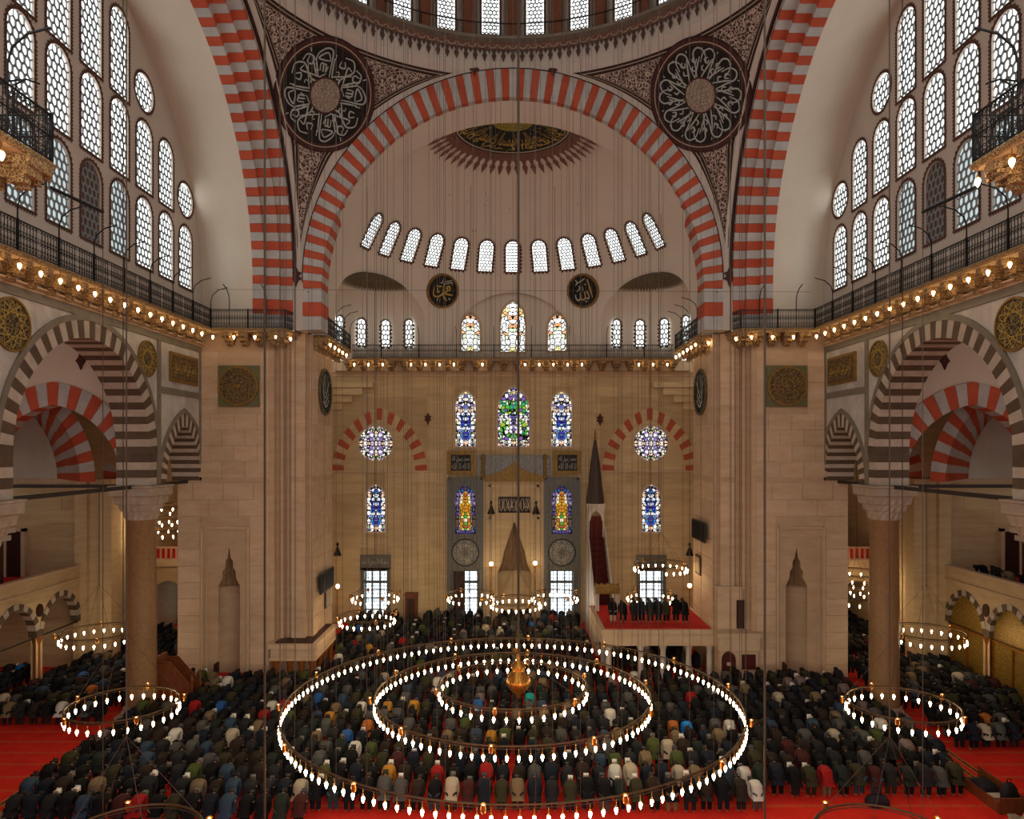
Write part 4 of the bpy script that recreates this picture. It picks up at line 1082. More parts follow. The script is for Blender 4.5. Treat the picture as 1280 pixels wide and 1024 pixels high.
def panel_mesh(L, h, scroll=True):
    mb = MB(); n = max(3, round(L / .165))
    for i in range(1, n): mb.box(L * i / n - .011, L * i / n + .011, -.011, .011, .06, h - .03)
    mb.box(0, L, -.014, .014, h * .55 - .012, h * .55 + .012)
    for i in range(n):
        cx = L * (i + .5) / n; r = L / n * .42
        for cz, rr in ((.06 + r, r), (.06 + 3 * r, r), (h * .55 - r * 1.05, r), (h * .55 + r * 1.2, r), (h - .04 - r, r)):
            mb.tube([(cx + rr * (1 - .09 * j) * math.cos(j * PI / 4), 0, cz + rr * (1 - .09 * j) * math.sin(j * PI / 4)) for j in range(9)], .012, 3)
    return mb
PANELS = {}
def railing(name, label, path, zb, h=1.08, post=2.4, hooks=True, lamp_hooks=False, stepmax=1.3):
    q = thing(name, label, 'railing')
    tr, br = MB(), MB()
    P3 = [(x, y, zb + h) for x, y in path]; tr.tube(P3, .032, 4); br.tube([(x, y, zb + .05) for x, y in path], .025, 4)
    part('top_rail', tr, m_iron, q); part('bottom_rail', br, m_iron, q)
    pm = MB().box(-.04, .04, -.04, .04, 0, h + .05).mesh('post', m_iron)
    for a, b in zip(path, path[1:]):
        a, b = Vector(a), Vector(b); L = (b - a).length; n = max(1, round(L / post)); d = (b - a) / L
        k = max(1, round(L / n / stepmax)); pl = L / n / k; key = (round(pl, 2), h)
        if key not in PANELS: PANELS[key] = panel_mesh(pl, h).mesh('scroll_panel', m_iron)
        for i in range(n):
            p = a + d * (L * i / n); link('post', pm, q, loc=(p.x, p.y, zb))
            for j in range(k):
                p2 = a + d * (L * i / n + pl * j)
                link('scroll_panel', PANELS[key], q, M=Matrix.Translation((p2.x, p2.y, zb)) @ Matrix.Rotation(math.atan2(d.y, d.x), 4, 'Z'), kind='stuff')
            if hooks:
                nrm = Vector((-d.y, d.x)); hk = MB(); m_ = a + d * (L * (i + .5) / n) if n < 3 else p
                pts = [(m_.x, m_.y, zb + .1), (m_.x, m_.y, zb + h + .5), (m_.x + nrm.x * .1, m_.y + nrm.y * .1, zb + h + .85), (m_.x + nrm.x * .45, m_.y + nrm.y * .45, zb + h + 1.15), (m_.x + nrm.x * 1.0, m_.y + nrm.y * 1.0, zb + h + 1.3)]
                hk.tube(pts, .028, 4); part('lamp_hook', hk, m_iron, q)
    p = path[-1]; link('post', pm, q, loc=(p[0], p[1], zb))
    return q
ZG = 21.55
def cornice(i, label, wall, edge, step, lamp_every=1, skip=()):
    C = setting('trim_%d' % i, label)
    mb = MB(); rows = []
    n = len(edge)
    ins = [(p[0], p[1]) for p in wall]
    mb.grid([[(x, y, 21.33) for x, y in ins], [(x, y, 21.33) for x, y in edge]]); mb.grid([[(x, y, 21.33) for x, y in edge], [(x, y, 21.42) for x, y in edge]])
    part('slab_soffit', mb, m_mould, C)
    lp = sweep(MB(), edge, [(-.02, 21.34), (.06, 21.36), (.10, 21.46), (.02, 21.5), (.02, ZG), (-.5, ZG)]); part('slab_edge', lp, m_corbpat, C)
    part('gallery_floor', MB().grid([[(x, y, ZG - .02) for x, y in ins], [(x, y, ZG - .02) for x, y in edge]]), m_mould, C)
    k = 0
    for p, d in along(edge, step):
        nrm = Vector((-d.y, d.x)); o = p - nrm * 1.05
        M = frameM((o.x, o.y, 20.66), (nrm.y, -nrm.x, 0), (nrm.x, nrm.y, 0), (0, 0, 1))
        link('corbel', me_corbel, C, M=M)
    for p, d in along(edge, step if step > .95 and step < 1.3 and len(edge) < 3 else 1.25, 1.0):
        k += 1
        if k in skip: continue
        nrm = Vector((-d.y, d.x)); o = p + nrm * (-.02); link('bulb', me_bulbc, C, M=Matrix.Translation((o.x, o.y, 21.02)))
    return C
for s in (-1, 1):
    sd = SIDE[s]
    run = lambda pts: [(s * u, d) for u, d in pts] if s < 0 else [(s * u, d) for u, d in pts][::-1]
    # travel towards the viewer on the far left keeps the room on the left hand side
    side_e, side_w = [(18.1, 43.4), (18.1, 19.2)], [(19.2, 44.5), (19.2, 18.0)]
    pier_e = [(11.85, 53.0), (11.74, 46.0), (11.75, 44.6), (13.4, 44.55), (13.75, 43.4), (18.1, 43.4)]
    pier_w = [(12.95, 53.0), (12.9, 46.0), (12.9, 45.5), (13.9, 45.5), (14.8, 44.5), (19.2, 44.5)]
    near_e = [(18.1, 19.2), (13.9, 19.2), (13.6, 18.35), (11.7, 18.35), (11.7, 12.0)]
    near_w = [(19.2, 18.0), (15.0, 18.0), (14.6, 17.2), (12.9, 17.2), (12.9, 12.0)]
    pier_e = [(11.9, 53.0), (11.74, 46.1), (13.2, 45.75), (13.7, 43.5), (18.1, 43.4)]
    pier_w = [(12.95, 53.0), (12.9, 46.6), (13.9, 46.4), (14.8, 44.5), (19.2, 44.5)]
    lft = (lambda p: [(s * u, d) for u, d in p][::-1]) if s < 0 else (lambda p: [(s * u, d) for u, d in p])
    # offset is to the left of travel: reverse when needed so that it points into the nave
    def orient(p):
        a, b = Vector(p[0]), Vector(p[-1]); n = Vector((-(b - a).y, (b - a).x)); c = (a + b) / 2
        return p if n.dot(Vector((0, DC)) - c) > 0 else p[::-1]
    for nm, e, w, st, lab in (('side', side_e, side_w, 1.2, 'corbelled cornice with lamps along the %s arcade wall'), ('pier', pier_e, pier_w, .92, 'corbelled cornice with lamps round the %s apse pier'), ('near', near_e, near_w, 1.05, 'corbelled balcony corner with lamps on the near %s pier')):
        ee = [(s * u, d) for u, d in e]; ww = [(s * u, d) for u, d in w]; oe = orient(ee)
        if oe is not ee and oe[0] != ee[0]: ww = ww[::-1]
        i = {'side': 30, 'pier': 31, 'near': 32}[nm] + (0 if s < 0 else 5)
        cornice(i, lab % sd, ww, oe, st)
        if nm == 'side': railing('gallery_railing', 'long black scrollwork railing on the cornice over the %s arcade' % sd, oe, ZG, 1.12, 2.42)
        elif nm == 'pier': railing('gallery_railing', 'black scrollwork railing round the %s apse pier' % sd, oe, ZG, 1.1, 2.2, True)
        else: railing('gallery_railing', 'black scrollwork railing on the near %s balcony corner' % sd, oe, ZG, 1.18, 2.6)
    # near pier that carries the balcony corner
    nps = setting('pier', 'near %s pier, mostly outside the picture' % sd)
    part('shaft', MB().prism([(s * u, d) for u, d in near_w] + [(s * 12.9, 11.0), (s * 20.6, 11.0), (s * 20.6, 18.0)], lambda a, b: (a, b, 0), lambda a, b: (a, b, 20.7)), m_stone, nps)
    # rod that juts from the near balcony over the nave
    rod = thing('curtain_rod', 'thin black rod jutting from the near %s balcony with a wire' % sd, 'rod')
    rb = MB(); rb.tube([(s * 11.8, 18.5, 20.95), (s * 11.55, 20.4, 20.95)], .05, 6); part('bar', rb, m_iron, rod)
    part('wire', MB().tube([(s * 11.55, 20.4, 20.95), (s * 11.55, 20.4, .3)], .012, 3), m_cable, rod)
apse_e = [(13.4, 57.45), (-13.4, 57.45)]; apse_w = [(13.4, 59.9), (-13.4, 59.9)]
link('trim_42', MB().box(-14.5, 14.5, 58.7, 59.6, 20.66, 21.33).mesh('corbel_backing', m_mould), kind='structure', label='plain stone band behind the corbels of the prayer wall')
def orient(p):
    a, b = Vector(p[0]), Vector(p[-1]); n = Vector((-(b - a).y, (b - a).x)); c = (a + b) / 2
    return p if n.dot(Vector((0, DC)) - c) > 0 else p[::-1]
oe = orient(apse_e); cornice(40, 'corbelled cornice with lamps along the prayer wall', apse_w if oe[0] == apse_e[0] else apse_w[::-1], oe, 1.13, skip=(4, 5, 6, 12, 13, 15, 20))
railing('gallery_railing', 'long black railing of the gallery under the semidome', oe, ZG, 1.02, 2.9)
link('trim_41', MB().tube([(-17.9, 43.6, 23.9), (17.9, 43.6, 23.75)], .012, 3).mesh('tie_wire', m_cable), kind='structure', label='thin tie wire stretched across the nave at gallery height')

for s in (-1, 1):
    sc_ = setting('trim_%d' % (44 + (s > 0)), 'stepped stone corbels in the %s upper corner of the prayer wall' % SIDE[s])
    for k, (w, y0, y1, d) in enumerate(((52, 478, 485, .5), (40, 485, 494, .38), (26, 494, 503, .26), (14, 503, 512, .15))):
        ww = w * DW / F; part('corbel_step', MB().box(*sorted((s * 14.9, s * (14.9 - ww))), DW - d, DW, PZ(y1, DW), PZ(y0, DW) - .02), m_apse, sc_)
# ---- side arcades
AC, AH, AR, AL = 33.0, 5.25, 5.3, 1.65       # big arch: centre depth, half span, rise
BC, BH, BR = 42.28, 2.22, 3.35
ZS = 12.35
for s in (-1, 1):
    sd = SIDE[s]
    U0, U1 = 19.2, 20.9
    f = lambda a, b, d: (s * (U0 + d), a, b)
    Wl = setting('wall_%s' % sd, 'marble-faced arcade wall on the %s of the nave' % sd)
    big = [(AC + x, ZS + AL + y) for x, y in pointed(AH, AR, 28, .78)]; small = [(BC + x, ZS + y) for x, y in pointed(BH, BR, 18, .7)]
    small = [(min(x, 44.5), y) for x, y in small]
    big = [(AC - AH - .78, ZS)] + [(x, y) for x, y in big] + [(AC + AH + .68, ZS)]; big = [(min(x, 38.93), y) for x, y in big]
    out = [(24.0, ZS), (24.0, 20.7), (44.5, 20.7), (44.5, ZS + 2.0)] + [p for p in small[::-1] if p[0] < 44.45 and p[1] > ZS + .05] + [(39.35, ZS)] + big[::-1]
    mb = MB()
    for d in (0.0, U1 - U0): sheet(mb, lambda a, b: f(a, b, d), out, flat=True)
    part('wall_face', mb, m_marble, Wl)
    for c, h, r, w, n, lab in ((AC, AH, AR, .78, 51, 'big'), (BC, BH, BR, .7, 33, 'small')):
        zq = ZS + (AL if lab == 'big' else 0); ff = lambda a, b, d: (s * (U0 + d), c + a, zq + b)
        A = setting('trim_%d' % ({'big': 50, 'small': 52}[lab] + (s > 0)), '%s pointed arch of dark and white stones in the %s arcade' % (lab, sd))
        pin = lambda t: arch_at(h, r, t); po = lambda t: arch_at(h, r, t, w)
        if lab == 'small':
            lim = lambda p: (max(-2.93, min(p[0], 2.22)), p[1])
            pieces(A, 'voussoir', [m_vdark, m_vlight], n, lambda t: lim(pin(t)), lambda t: lim(po(t)), ff, -.05, 1.75)
        else:
            pieces(A, 'voussoir', [m_vdark, m_vlight], 41, pin, po, ff, -.05, 1.75)
            for sg in (-1, 1):
                for k in range(4):
                    z0 = ZS + AL / 4 * k; w_ = .78 if sg < 0 else .68
                    part('voussoir', MB().box(*sorted((s * 19.15, s * 20.95)), *sorted((c + sg * h, c + sg * (h + w_))), z0 + .006, z0 + AL / 4 - .006), (m_vdark, m_vlight)[(k + 1) % 2], A)
        bd = MB(); o1 = [arch_at(h, r, i / 40, w) for i in range(41)]; o2 = [arch_at(h, r, i / 40, w + .26) for i in range(41)]
        cl = (lambda p: (max(-2.95, min(p[0], 2.2)), p[1])) if lab == 'small' else (lambda p: (max(-6.3, min(p[0], 6.2)), p[1]))
        o1, o2 = [cl(p) for p in o1], [cl(p) for p in o2]
        if lab == 'big': o1 = [(o1[0][0], -AL)] + o1 + [(min(o1[-1][0], 5.95), -AL)]; o2 = [(o2[0][0], -AL)] + o2 + [(6.1, -AL)]
        bd.ring(o1, o2, lambda a, b: ff(a, b, -.08)); bd.grid([[ff(a, b, -.08) for a, b in o1], [ff(a, b, .0) for a, b in o1]]); bd.grid([[ff(a, b, -.08) for a, b in o2], [ff(a, b, .0) for a, b in o2]])
        part('archivolt_band', bd, m_band, A)
    # flat marble bands
    for a0, a1, z0, z1 in ((24, 44.5, 20.2, 20.55), (39.05, 39.4, ZS, 20.2), (44.3, 44.5, ZS + 1, 20.2), (39.4, 44.3, 17.35, 17.7), (25.6, 25.9, ZS, 20.2)):
        part('marble_band', MB().box(*sorted((s * 19.13, s * 19.2)), a0, a1, z0, z1), m_band, Wl)
    part('top_moulding', MB().grid([[(s * (U0 - o), y, z) for o, z in ((0, 20.52), (.1, 20.55), (.12, 20.62), (.3, 20.68), (.3, 20.74))] for y in (24, 44.4)]), m_mould, Wl)
    for c, r, z, m, lab, g in ((37.95, .93, 19.02, m_goldpat2, 'small round gilt lattice roundel between the big and small arches of the %s arcade', 0), (27.7, 1.02, 19.05, m_goldpat2, 'larger round gilt lattice roundel beyond the big arch of the %s arcade', 0)):
        q = thing('gilt_roundel', lab % sd, 'roundel')
        disc(q, lambda a, b, d: (s * (U0 + d), c + a, z + b), r, [('disc', 0, .92, .05, m), ('rim', .94, 1.03, .1, m_gold)])
        st = MB()
        for k in range(12):
            a = 2 * PI * k / 12; p = [(r * .9 * math.cos(a), r * .9 * math.sin(a)), (r * .9 * math.cos(a + 5 * PI / 6 * .8), r * .9 * math.sin(a + 5 * PI / 6 * .8))]; ribbon(st, [p[0], ((p[0][0] + p[1][0]) / 2, (p[0][1] + p[1][1]) / 2), p[1]], .024, lambda x, y: (s * (U0 - .07), c + x, z + y))
        part('star_lattice', st, m_goldp, q)
    q = thing('inscription_panel', 'long gilt inscription panel over the small arch of the %s arcade' % sd, 'plaque')
    part('frame', MB().box(*sorted((s * 19.06, s * 19.2)), 40.4, 43.9, 18.1, 19.75), m_gold, q); part('ground', MB().box(*sorted((s * 19.03, s * 19.1)), 40.58, 43.72, 18.25, 19.6), m_goldpat, q)
    V, Fs, L = text_mesh(shape('الرحمن علي العرش استوي'.replace('ش', 'س'))); k = 2.8 / L
    sg = 1 if s < 0 else -1
    part('writing', MB().add([(s * 19.02, 42.15 + sg * (-1.4 + a * k), 18.4 + b * .95) for a, b in V], Fs), m_goldp, q)
    # columns
    for D, vis in ((39.1, 'far'), (26.9, 'near')):
        cu = 20.05
        Cn = setting('column', 'tall %s granite column of the %s arcade with a stalactite capital' % (vis, sd))
        part('shaft', MB().lathe([(.80, .55), (.76, 1.2), (.75, 6), (.70, 10.35), (.74, 10.4), (.74, 10.5)], (s * cu, D, 0), 24), m_granite, Cn, True)
        part('base', MB().lathe([(.98, 0), (.98, .25), (.88, .32), (.9, .42), (.82, .55)], (s * cu, D, 0), 24).box(s * cu - .98, s * cu + .98, D - .98, D + .98, 0, .12), m_cap, Cn)
        cb = MB(); n = 32
        def sq(r, k, j):
            a = 2 * PI * j / n + PI / 4; c, q = math.cos(a), math.sin(a); m = max(abs(math.cos(a)), abs(math.sin(a)))
            return ((1 - k) * c + k * c / m) * r, ((1 - k) * q + k * q / m) * r
        prof = [(.76, .1, 10.5, 0), (.80, .2, 10.62, .06), (.84, .3, 10.95, 0), (.92, .4, 11.0, .08), (.95, .5, 11.3, 0), (1.03, .7, 11.35, .06), (1.06, .85, 11.75, 0), (1.15, 1, 11.8, 0), (1.15, 1, 12.22, 0), (1.2, 1, 12.24, 0), (1.2, 1, 12.34, 0)]
        rows = []
        for r, k, z, sc_ in prof: rows.append([(s * cu + x * (1 - sc_ * (j % 2)), D + y * (1 - sc_ * (j % 2)), z) for j in range(n) for x, y in [sq(r, k, j)]])
        cb.grid(rows, close=True); cb.f.append(tuple(range(len(cb.v) - n, len(cb.v)))); cb.mi.append(0)
        part('capital', cb, m_cap, Cn)
    bt = setting('trim_%d' % (60 + (s > 0)), 'dark wooden tie beams of the %s arcade' % sd)
    for a, b in (((20.05, 18.5), (20.05, 44.5)), ((20.9, 39.1), (28.6, 39.1)), ((20.9, 26.9), (30, 26.9))):
        part('tie_beam', MB().tube([(s * a[0], a[1], 12.28), (s * b[0], b[1], 12.28)], .13, 4), m_beam, bt)
    # ---- the aisle behind
    Al = setting('wall_%s_aisle' % sd, 'outer walls and vaults of the %s aisle' % sd)
    part('outer_wall', MB().box(*sorted((s * 36, s * 36.4)), -2, 60, 0, 21), m_apse, Al); part('vault_ceiling', MB().box(*sorted((s * 20.9, s * 36.4)), -2, 60, 20.4, 20.8), m_plaster, Al)
    part('tympanum_base', MB().box(*sorted((s * 19.6, s * 19.9)), 17, 45, 20.7, 22), m_plaster_grey, Al)
    for k, D in enumerate((31.0, 35.0, 44.0, 52.5)):  # unseen windows, added so their glowing panes brighten the lunette
        WN[0] += 1; w = setting('window_%d' % WN[0], '%s unseen window added for daylight high in the outer wall of the %s aisle' % (nth(k + 1), sd)); pl = window_poly(1.9, 4.6)
        part('window_pane', MB().prism(pl, lambda a, b: (s * 35.9, D + a, 12.0 + b), lambda a, b: (s * 36, D + a, 12.0 + b)), m_pane, w); part('window_frame', MB().ring(pl + pl[:1], grow(pl, .2) + grow(pl, .2)[:1], lambda a, b: (s * 35.88, D + a, 12.0 + b)), m_mould, w)
    # transverse arch from the column to the outer wall
    T1 = setting('trim_%d' % (62 + (s > 0)), 'red and pale transverse arch across the %s aisle' % sd)
    tc, th, tr_ = 25.1, 3.75, 4.35
    out = [(20.9, ZS), (20.9, 20.4), (31.5, 20.4), (31.5, ZS)] + [(tc - x, ZS + y) for x, y in pointed(th, tr_, 20, 1.2)]
    part('spandrel', sheet(MB(), lambda a, b: (s * a, 39.6, b), out, flat=True), m_plaster, T1)
    pieces(T1, 'voussoir', [m_red, m_grey], 25, lambda t: (lambda p: (p[0], p[1]))(arch_at(th, tr_, t)), lambda t: arch_at(th, tr_, t, 1.25), lambda a, b, d: (s * (tc + a), 39.5 + d, ZS + b), 0, .95)
    q = [(0, 1), (.25, .3), (.5, 0), (.25, -.3), (0, -.9), (-.25, -.3), (-.5, 0), (-.25, .3)]
    part('painted_finial', MB().prism([(a * .55, b * .55) for a, b in q], lambda a, b: (s * (23.6 if True else 0) + a, 39.5, 19.1 + b), lambda a, b: (s * 23.6 + a, 39.6, 19.1 + b)), m_maroon, T1)
    # splayed striped arch with the pale lunette behind it
    A2 = setting('trim_%d' % (64 + (s > 0)), 'deep red and pale arch before the pale lunette of the %s aisle' % sd)
    n = 27; c0, h0, r0, d0 = 29.2, 3.75, 5.6, 42.6; c1, h1, r1, d1 = 31.6, 1.75, 4.25, 47.4
    for i in range(n):
        a0, a1 = (i + .02) / n, (i + .98) / n
        pf = [arch_at(h0, r0, t) for t in (a0, (a0 + a1) / 2, a1)]; pb = [arch_at(h1, r1, t) for t in (a0, (a0 + a1) / 2, a1)]; po = [arch_at(h0, r0, t, .9) for t in (a0, (a0 + a1) / 2, a1)]
        m0 = lambda k, c=.5: None
        rows = [[(s * (c0 - x), d0, ZS + z) for x, z in po], [(s * (c0 - x), d0, ZS + z) for x, z in pf], [(s * (c0 + (c1 - c0) * .45 - (x * .55 + y_[0] * .45)), d0 + (d1 - d0) * .45, ZS + (z * .55 + y_[1] * .45)) for (x, z), y_ in zip(pf, pb)],
                [(s * (c0 + (c1 - c0) * .5 - (x * .62 + y_[0] * .38)), d0 + (d1 - d0) * .45, ZS + (z * .62 + y_[1] * .38) - .0) for (x, z), y_ in zip(pf, pb)], [(s * (c1 - x), d1, ZS + z) for x, z in pb]]
        part('voussoir', MB().grid(rows), (m_red, m_grey)[i % 2], A2)
    part('end_wall', MB().box(*sorted((s * 26.0, s * 36)), 47.5, 48.0, 0, 20.4), m_apse, Al)
    part('lunette', MB().prism([(s * c1 + x, ZS + y) for x, y in pointed(h1 + .4, r1 + .3, 20)], lambda a, b: (a, 47.35, b), lambda a, b: (a, 47.5, b)), mat('pale_lunette', '#cfc8b8', '#bdb6a6', .9, .6), Al)
    part('ledge', MB().box(*sorted((s * 28.2, s * 36)), 47.2, 47.5, ZS - .25, ZS), m_mould, Al)
    o3 = [(20.6, ZS), (20.6, 20.4), (28, 20.4), (28, ZS)] + [(23.6 - x, ZS + y) for x, y in pointed(2.4, 3.3, 18, .9)]
    part('upper_infill', sheet(MB(), lambda a, b: (s * a, 47.6, b), o3, flat=True), m_plaster, Al)
    A4 = setting('trim_%d' % (66 + (s > 0)), 'smaller red and pale arch between the %s aisle and its corner hall' % sd)
    pieces(A4, 'voussoir', [m_red, m_grey], 21, lambda t: arch_at(2.4, 3.3, t), lambda t: arch_at(2.4, 3.3, t, .95), lambda a, b, d: (s * (23.6 + a), 47.5 + d, ZS + b), 0, .9)
    part('pilaster', MB().box(*sorted((s * 27.55, s * 28.35)), 46.8, 47.49, 0, ZS).box(*sorted((s * 25.95, s * 26.7)), 46.8, 47.49, 0, ZS).box(*sorted((s * 26.6, s * 27.6)), 47.1, 47.48, 0, ZS), m_apse, Al)
    veneer(Al, m_apse, lambda a, b, d: (s * a, 47.5 + d, b), 28.4, 35.5, 5.9, ZS - .3, .85, 2.2, [(31.6, 33.6, 5, 9.5)], .03)
    # upper gallery with its parapet and arches below
    part('gallery_slab', MB().box(*sorted((s * 28.1, s * 36)), 22, 47.5, 5.6, 5.9), m_mould, Al)
    part('gallery_carpet', MB().box(*sorted((s * 28.3, s * 36)), 22, 47.4, 5.9, 5.93), m_redcloth, Al)
    part('parapet', MB().box(*sorted((s * 28.0, s * 28.25)), 22, 47.0, 5.35, 6.75), m_apse, Al)
    part('parapet_rail', MB().box(*sorted((s * 27.92, s * 28.33)), 22, 47.0, 6.68, 6.82).box(*sorted((s * 27.9, s * 28.3)), 22, 47.0, 5.9, 6.0), m_mould, Al)
    mbw = MB(); hl = []
    for k, c in enumerate((44.85, 40.75, 36.65, 32.55, 28.45)):
        hl.append([(c + x, 3.2 + y) for x, y in reversed(pointed(1.75, 2.0, 16))] + [(c - 1.75, -.1), (c + 1.75, -.1)])
    sheet(mbw, lambda a, b: (s * 28.0, a, b), [(24, 0), (47, 0), (47, 5.36), (24, 5.36)], hl, flat=True); sheet(mbw, lambda a, b: (s * 28.3, a, b), [(24, 0), (47, 0), (47, 5.6), (24, 5.6)], hl, flat=True)
    part('arcade_wall', mbw, m_apse, Al)
    for k, c in enumerate((44.85, 40.75, 36.65)):
        A3 = setting('trim_%d' % (70 + k + (10 if s > 0 else 0)), '%s low striped arch under the %s gallery' % (nth(k + 1), sd))
        pieces(A3, 'voussoir', [m_vdark, m_vlight], 15, lambda t: arch_at(1.75, 2.0, t), lambda t: arch_at(1.75, 2.0, t, .35), lambda a, b, d: (s * (28.0 + d), c + a, 3.2 + b), -.06, .45)
        part('slender_column', MB().lathe([(.3, 0), (.3, .2), (.2, .3), (.18, 2.7), (.3, 3.1), (.32, 3.2)], (s * 28.15, c - 2.05, 0), 12), mat('brown_column', '#8a5226', '#7a4620', .4, 4), A3, True)
        part('tie_bar', MB().tube([(s * 28.15, c - 2.05, 3.15), (s * 28.15, c + 2.05, 3.15)], .05, 4), m_beam, A3)
        part('dark_boss', MB().prism(circle(.3, 14), lambda a, b: (s * 27.93, c - 2.05 + a, 4.75 + b * 1.3), lambda a, b: (s * 28.0, c - 2.05 + a, 4.75 + b * 1.3)), m_darkwood, A3)
        if s > 0:
            g = thing('brass_grille', 'openwork brass screen filling the %s low arch under the right gallery' % nth(k + 1), 'grille')
            gp = [(x, y) for x, y in reversed(pointed(1.75, 2.0, 16))] + [(-1.75, -3.2), (1.75, -3.2)]
            part('screen', MB().prism(gp, lambda a, b: (28.2, c + a, 3.2 + b), lambda a, b: (28.25, c + a, 3.2 + b)), m_grille, g)
            bb = MB(); bb.box(28.12, 28.22, c - 1.75, c + 1.75, 2.95, 3.2)
            for q in (-1.7, 0, 1.7): bb.box(28.12, 28.2, c + q - .06, c + q + .06, 0, 3.0)
            part('bar', bb, m_brass, g)
    for k, (u, w, ht) in enumerate(((32.6, .95, 3.0),)):
        dr = setting('door_%d' % (1 if s < 0 else 2), 'dark door in the end wall of the %s gallery' % sd)
        part('door_leaf', MB().box(*sorted((s * (u - w / 2), s * (u + w / 2))), 47.3, 47.45, 5.9, 5.9 + ht), m_darkwood, dr)
        part('door_frame', MB().box(*sorted((s * (u - w / 2 - .25), s * (u - w / 2))), 47.25, 47.5, 5.9, 6.1 + ht).box(*sorted((s * (u + w / 2), s * (u + w / 2 + .25))), 47.25, 47.5, 5.9, 6.1 + ht).box(*sorted((s * (u - w / 2 - .25), s * (u + w / 2 + .25))), 47.25, 47.5, 5.9 + ht, 6.15 + ht), m_mould, dr)
    cp = setting('cabinet_niche', 'dark wooden kiosk on the %s gallery' % sd)
    part('kiosk_body', MB().box(*sorted((s * 29.4, s * 32.2)), 40.0, 41.8, 5.9, 9.0), m_darkwood, cp); part('kiosk_cornice', MB().box(*sorted((s * 29.1, s * 32.4)), 39.7, 42.0, 9.0, 9.3).box(*sorted((s * 28.9, s * 32.5)), 39.5, 42.1, 9.45, 9.75), m_marble_w, cp)
    # corner hall between aisle and prayer wall
    part('hall_side_wall', MB().box(*sorted((s * 27.5, s * 28)), 48, 60, 0, 20.4), m_apse, Al)
    part('hall_inner_wall', MB().box(*sorted((s * 15.4, s * 15.8)), 52, 60, 0, 20.6), m_apse, Al)
    hb = MB(); hh = [[(c + x, 2.6 + y) for x, y in reversed(pointed(1.5, 1.7, 14))] + [(c - 1.5, -.1), (c + 1.5, -.1)] for c in (22.6, 26.2)]
    hh = [[(s * x, y) for x, y in h] for h in hh]
    sheet(hb, lambda a, b: (a, 55.0, b), [(s * 20.6, 0), (s * 27.6, 0), (s * 27.6, 5.6), (s * 20.6, 5.6)], hh, flat=True); part('hall_arcade', hb, m_apse, Al)
    part('hall_gallery', MB().box(*sorted((s * 20.6, s * 27.6)), 54.8, 59.6, 5.4, 5.9), m_mould, Al); part('hall_carpet', MB().box(*sorted((s * 20.6, s * 27.6)), 55.2, 59.5, 5.9, 5.95), m_redcloth, Al)
    bl = MB(); bl.box(*sorted((s * 20.6, s * 27.6)), 54.85, 55.0, 6.75, 6.9).box(*sorted((s * 20.6, s * 27.6)), 54.85, 55.0, 5.9, 6.0)
    for k in range(18): bl.box(*sorted((s * (20.7 + k * .4) - .07, s * (20.7 + k * .4) + .07)), 54.88, 54.98, 6.0, 6.75)
    part('balustrade', bl, mat('pink_stone', '#b88a78', '#c39684', .7, 2), Al); part('cloth_behind', MB().box(*sorted((s * 20.6, s * 27.6)), 55.05, 55.08, 5.95, 6.75), m_redcloth, Al)
    for k, c in enumerate((22.6, 26.2)):
        WN[0] += 1; w = setting('window_%d' % WN[0], '%s tall dusky window under the corner gallery of the %s aisle' % (nth(k + 1), sd))
        part('window_pane', MB().box(*sorted((s * (c - 1.0), s * (c + 1.0))), 59.45, 59.55, .5, 4.0), m_pane_dim if s < 0 else m_blind, w)
        g = MB()
        for x in (-1, -.5, 0, .5, 1): g.box(*sorted((s * (c + x - .04), s * (c + x + .04))), 59.35, 59.44, .5, 4.0)
        for z in (.5, 1.4, 2.3, 3.2, 4.0): g.box(*sorted((s * (c - 1), s * (c + 1))), 59.35, 59.44, z - .03, z + .03)
        part('window_grille', g, m_iron, w)

# ---- muezzin platforms
def platform(name, label, x0, x1, y0, y1, z, cols, m=m_mould):
    q = setting(name, label)
    part('platform_slab', MB().box(x0, x1, y0, y1, z - .95, z - .1), m, q); part('cornice', MB().box(x0 - .12, x1 + .12, y0 - .12, y1, z - .28, z), m, q); part('lower_moulding', MB().box(x0 - .06, x1 + .06, y0 - .06, y1, z - 1.0, z - .85), m, q)
    for cx, cy, cm in cols: part('support_column', MB().lathe([(.26, 0), (.26, .15), (.19, .22), (.17, z - 1.35), (.27, z - 1.05), (.27, z - .95)], (cx, cy, 0), 10), cm, q, True)
    return q
mp = platform('muezzin_platform', 'raised stone platform with a red carpet beside the right apse pier', 5.6, 12.5, 45.0, 52.0, 3.07, [(6.0, 45.3, m_marble_w), (8.0, 45.3, m_marble_w), (9.4, 45.3, m_marble_w), (11.0, 45.3, m_marble_w), (12.3, 45.3, m_marble_w), (6.0, 48, m_marble_w), (9.0, 48.5, m_marble_w), (11.6, 48.5, m_marble_w), (6, 51, m_marble_w)])
part('carpet', MB().box(5.75, 12.4, 45.1, 51.9, 3.07, 3.1), m_redcloth, mp)
wing = MB().box(12.5, 15.0, 43.9, 45.2, 2.05, 2.97).box(12.4, 15.1, 43.8, 45.2, 2.85, 3.1); part('side_wing', wing, m_mould, mp)
part('base_wall', MB().box(12.6, 14.9, 44.0, 45.2, 0, 2.1), m_stone, mp)
dr = setting('door_3', 'dark red round-topped door under the right platform')
part('door_leaf', MB().prism([(x * .42 + 13.1, y) for x, y in [(-1, 0), (1, 0)]] + [(13.1 + x, 1.5 + y) for x, y in reversed(pointed(.42, .5, 8))], lambda a, b: (a, 43.9, b), lambda a, b: (a, 44.0, b)), mat('maroon_door', '#4d1713', '#3f120f', .5, 3), dr)
